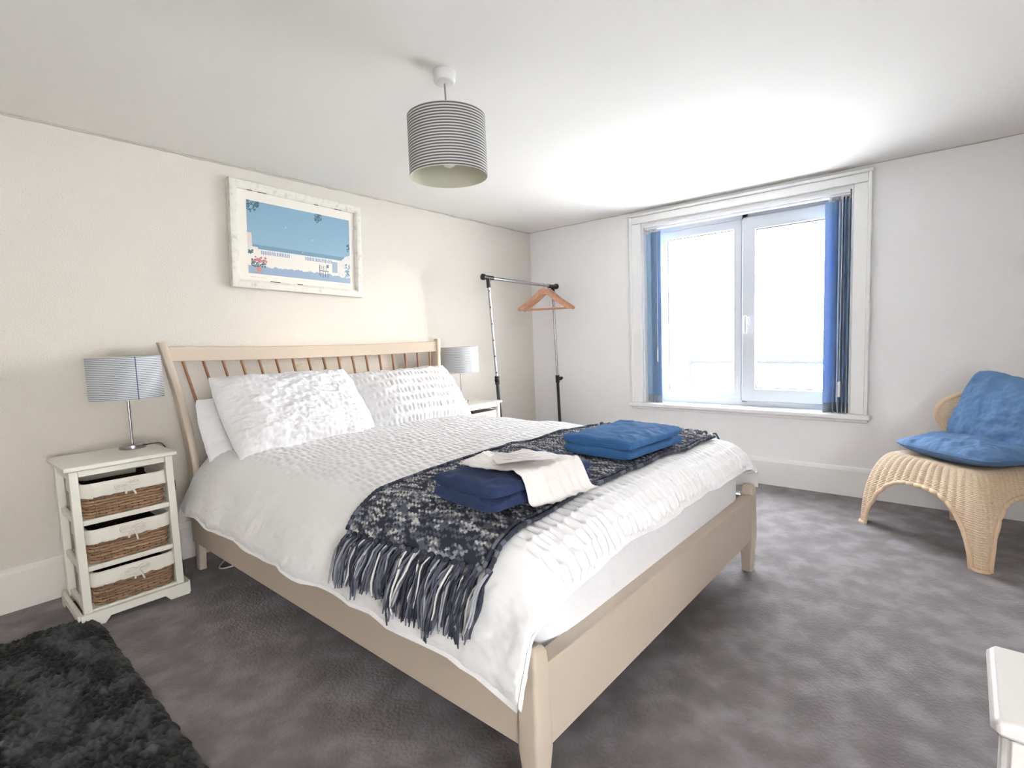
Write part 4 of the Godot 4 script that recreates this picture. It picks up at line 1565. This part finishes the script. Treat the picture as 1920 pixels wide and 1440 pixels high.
func hanger(at: Vector3, yaw: float, label: String) -> void:
	var o := thing("coat_hanger", label, "hanger", at, deg_to_rad(-yaw), "wooden hangers on the clothes rail")
	var b := MB.new()
	b.tube(path3([Vector3(0.0, 0.002, 0) + Vector3(-0.012, -0.020, 0), Vector3(-0.015, -0.008, 0), Vector3(-0.008, 0.003, 0), Vector3(0.004, 0.003, 0), Vector3(0.012, -0.008, 0), Vector3(0.008, -0.020, 0), Vector3(0.0, -0.030, 0), Vector3(0.0, -0.055, 0)], 6), 0.0018, 8)
	obj("hook", b, M.chrome, o)
	b = MB.new()
	var up := [Vector2(0, -0.040), Vector2(0.030, -0.046), Vector2(0.065, -0.078), Vector2(0.12, -0.125), Vector2(0.18, -0.168), Vector2(0.222, -0.198), Vector2(0.228, -0.212)]
	var dn := [Vector2(0.222, -0.222), Vector2(0.205, -0.222), Vector2(0.165, -0.196), Vector2(0.11, -0.160), Vector2(0.058, -0.118), Vector2(0.025, -0.092), Vector2(0, -0.086)]
	var uq := catmull(up, 5)
	var dq := catmull(dn, 5)
	var poly := PackedVector2Array()
	for q in uq: poly.append(q)
	for q in dq: poly.append(q)
	for k in range(dq.size() - 2, -1, -1): poly.append(Vector2(-dq[k].x, dq[k].y))
	for k in range(uq.size() - 1, 0, -1): poly.append(Vector2(-uq[k].x, uq[k].y))
	b.prism(poly, Vector3(0, 0, -0.0075), Vector3.RIGHT, Vector3.UP, Vector3(0, 0, 0.015))
	obj("shoulder_board", b, M.hanger, o)
	b = MB.new()
	b.rod(Vector3(-0.212, -0.212, 0), Vector3(0.212, -0.212, 0), 0.006, 8)
	obj("trouser_bar", b, M.hanger, o)

# ------------------------------------------------------------------ wicker chair
func poly_pt(cs: Array, p: float, soft := 0.045) -> Vector3:          # rounded quadrilateral through four corners, p 0..4
	var acc := Vector3()
	for k in 9:
		var x := fposmod(p + (k - 4) * soft, 4.0)
		var e := int(x)
		acc += cs[e].lerp(cs[(e + 1) % 4], x - e)
	return acc / 9.0

func chair() -> void:
	var o := thing("wicker_chair", "low pale wicker chair with arched skirt and rounded back by the window wall", "chair")
	var A := Vector3(3.43, 0, -0.43)
	var B := Vector3(2.97, 0, 0.09)
	var e1 := (B - A).normalized()
	var e2 := Vector3(e1.z, 0, -e1.x)
	var mid := (A + B) * 0.5
	var foot := [A, B, mid + e2 * 0.52 + e1 * 0.22, mid + e2 * 0.52 - e1 * 0.22]
	var ctr: Vector3 = (foot[0] + foot[1] + foot[2] + foot[3]) * 0.25
	var top := []
	for k in 4:
		var c: Vector3 = foot[k]
		var inset := 0.15 if k < 2 else 0.05
		top.append(c + (ctr - c).normalized() * inset + Vector3(0, 0.415, 0))
	var NP := 720
	var NT := 26
	var b := MB.new()
	var p := PackedVector3Array()
	var uv := PackedVector2Array()
	var rim := PackedVector3Array()
	p.resize((NP + 1) * NT)
	uv.resize((NP + 1) * NT)
	for i in NP + 1:
		var q := 4.0 * i / NP
		var T := poly_pt(top, q)
		var F := poly_pt(foot, q, 0.016)
		# legs pull out to the true corners
		var qf := fposmod(q, 1.0)
		var near := minf(qf, 1.0 - qf)
		F.y = 0.0
		var a := clampf((near - 0.085) / 0.415, 0.0, 1.0)
		var ymin := 0.292 * pow(1.0 - pow(1.0 - a, 3.0), 0.60)
		var phm := acos(clampf(ymin / 0.415, 0.0, 1.0))
		var out := (T - Vector3(ctr.x, T.y, ctr.z)).normalized()
		for j in NT:
			var ph := phm * j / (NT - 1.0)
			var y := 0.415 * cos(ph)
			var w := T + (F - T) * sin(ph)
			w.y = y
			var rib := 0.0075 * absf(sin(PI * q * 15.0)) * smoothstep(0.0, 0.3, ph)
			w += out * rib
			p[j * (NP + 1) + i] = w
			uv[j * (NP + 1) + i] = Vector2(q * 15.0, ph * 9.0)
			if j == NT - 1: rim.append(w)
	b.grid(p, NP + 1, NT, true, false, uv)
	obj("skirt", b, M.rattan, o)
	b = MB.new()
	b.tube(rim, 0.0105, 8, false)
	obj("rim", b, M.rattan_rim, o)
	b = MB.new()
	p = PackedVector3Array()
	uv = PackedVector2Array()
	for j in 9:
		for i in 121:
			var T := poly_pt(top, 4.0 * i / 120.0)
			var c := Vector3(ctr.x, 0.40, ctr.z)
			p.append(c.lerp(T, j / 8.0))
			uv.append(Vector2(i / 2.0, j * 2.0))
	b.grid(p, 121, 9, true, true, uv)
	obj("seat", b, M.rattan, o)
	# backrest: rounded lobe rising from a narrower waist, wrapped slightly forward at the sides
	b = MB.new()
	var bc := mid + e2 * 0.50
	var edge := PackedVector3Array()
	for side in 2:
		p = PackedVector3Array()
		uv = PackedVector2Array()
		for j in 31:
			var v := j / 30.0
			var hw := 0.215 + 0.10 * smoothstep(0.0, 0.6, v)
			if v > 0.60: hw *= sqrt(maxf(1.0 - pow((v - 0.60) / 0.415, 2.4), 0.0))
			for i in 61:
				var u := i / 30.0 - 1.0
				var y := 0.39 + 0.345 * v
				var w := bc + e1 * (u * hw) + e2 * (0.07 * v + 0.02) - e2 * (u * u * hw * hw * 1.15)
				w.y = y
				w += e2 * ((0.012 if side == 0 else -0.012) + (-0.002 if side else 0.002) * absf(sin(u * hw * 130.0)))
				p.append(w)
				uv.append(Vector2(u * hw * 60.0, v * 12.0))
				if side == 0 and false: edge.append(w)
		b.grid(p, 61, 31, false, side == 1, uv)
	obj("backrest", b, M.rattan, o)
	b = MB.new()
	for j in 60:
		var v := j / 30.0
		var s := -1.0
		if v > 1.0:
			v = 2.0 - v
			s = 1.0
		var hw := 0.215 + 0.10 * smoothstep(0.0, 0.6, v)
		if v > 0.60: hw *= sqrt(maxf(1.0 - pow((v - 0.60) / 0.415, 2.4), 0.0))
		var w := bc + e1 * (s * hw) + e2 * (0.07 * v + 0.02) - e2 * (hw * hw * 1.15)
		w.y = 0.39 + 0.345 * v
		edge.append(w)
	b.tube(edge, 0.016, 8)
	obj("back_rim", b, M.rattan_rim, o)
	# cushions
	var yaw := rad_to_deg(atan2(-e2.x, -e2.z))       # faces the chair's front
	var sb := Basis(Vector3.UP, deg_to_rad(yaw)) * Basis(Vector3.RIGHT, deg_to_rad(-90))
	var sc := mid + e2 * 0.315
	pillow("cushion", "flat blue seat cushion lying on the wicker chair", Vector3(sc.x, 0.462, sc.z), 0.50, 0.44, 0.12, sb, 3, M.cushion, "blue cushions on the wicker chair")
	var kc := mid + e2 * 0.44 + e1 * 0.035
	pillow("cushion", "blue scatter cushion propped upright against the wicker chair back", Vector3(kc.x, 0.618, kc.z), 0.46, 0.40, 0.14, lean(yaw, 16, -11), 3, M.cushion, "blue cushions on the wicker chair")

func rug() -> void:
	var b := MB.new()
	var x0 := -0.80
	var x1 := 0.425
	var z0 := -2.715
	var z1 := -0.35
	var nu := 300
	var nv := 420
	var p := PackedVector3Array()
	var cc := PackedColorArray()
	for j in nv:
		for i in nu:
			var x := lerpf(x0, x1, i / (nu - 1.0))
			var z := lerpf(z0, z1, j / (nv - 1.0))
			var e := minf(minf(x - x0, x1 - x), minf(z - z0, z1 - z))
			var en := 0.008 * wob.get_noise_2d(x * 13.0, z * 13.0)
			var h := 0.034 * sqrt(clampf(e / 0.045, 0.0, 1.0))
			var tuft := wob2.get_noise_2d(x * 55.0, z * 38.0)
			h += (0.010 * tuft + 0.008 * wob.get_noise_2d(x * 14.0 + z * 7.0, z * 10.0)) * smoothstep(0.0, 0.03, e)
			p.append(Vector3(x + en * smoothstep(0.08, 0.0, e), maxf(h, 0.001), z + en * smoothstep(0.08, 0.0, e)))
			var n1 := wob.get_noise_2d(x * 5.0 + 30.0, z * 5.0) + 0.5 * wob.get_noise_2d(x * 16.0 + z * 8.0, z * 12.0)
			var w := smoothstep(-0.32, 0.42, n1 + 0.22 * tuft)
			cc.append(Color(0.010, 0.011, 0.010).lerp(Color(0.062, 0.070, 0.068), w))
	b.grid(p, nu, nv, false, true, PackedVector2Array(), cc)
	tag(obj("shaggy_rug", b, M.rug), "dark charcoal green shaggy rug beside the bed", "rug")

func stool() -> void:
	var o := thing("stool", "white painted wooden stool with chipped leg at the frame edge", "stool", Vector3(1.245, 0, 0.30))
	var b := MB.new()
	b.rbox(Vector3(0, 0.4325, 0), Vector3(0.275, 0.035, 0.50), 0.013)
	obj("seat", b, M.stool, o)
	b = MB.new()
	for s in [-1, 1]:
		b = MB.new()
		b.rbox(Vector3(s * 0.105, 0.375, 0), Vector3(0.020, 0.085, 0.42), 0.003)
		obj("apron", b, M.stool, o)
		b = MB.new()
		b.rbox(Vector3(0, 0.375, s * 0.205), Vector3(0.19, 0.085, 0.020), 0.003)
		obj("apron", b, M.stool, o)
	for sx in [-1, 1]:
		for sz in [-1, 1]:
			b = MB.new()
			b.rbox(Vector3(sx * 0.105, 0.207, sz * 0.205), Vector3(0.042, 0.414, 0.042), 0.004)
			var lg := obj("leg", b, M.stool, o)
			if sx == -1 and sz == -1:
				b = MB.new()
				b.rbox(Vector3(-0.112, 0.335, -0.2265), Vector3(0.012, 0.030, 0.002), 0.0008)
				b.rbox(Vector3(-0.1265, 0.36, -0.196), Vector3(0.002, 0.012, 0.016), 0.0008)
				obj("chip", b, M.chip, lg, "patch of chipped paint")
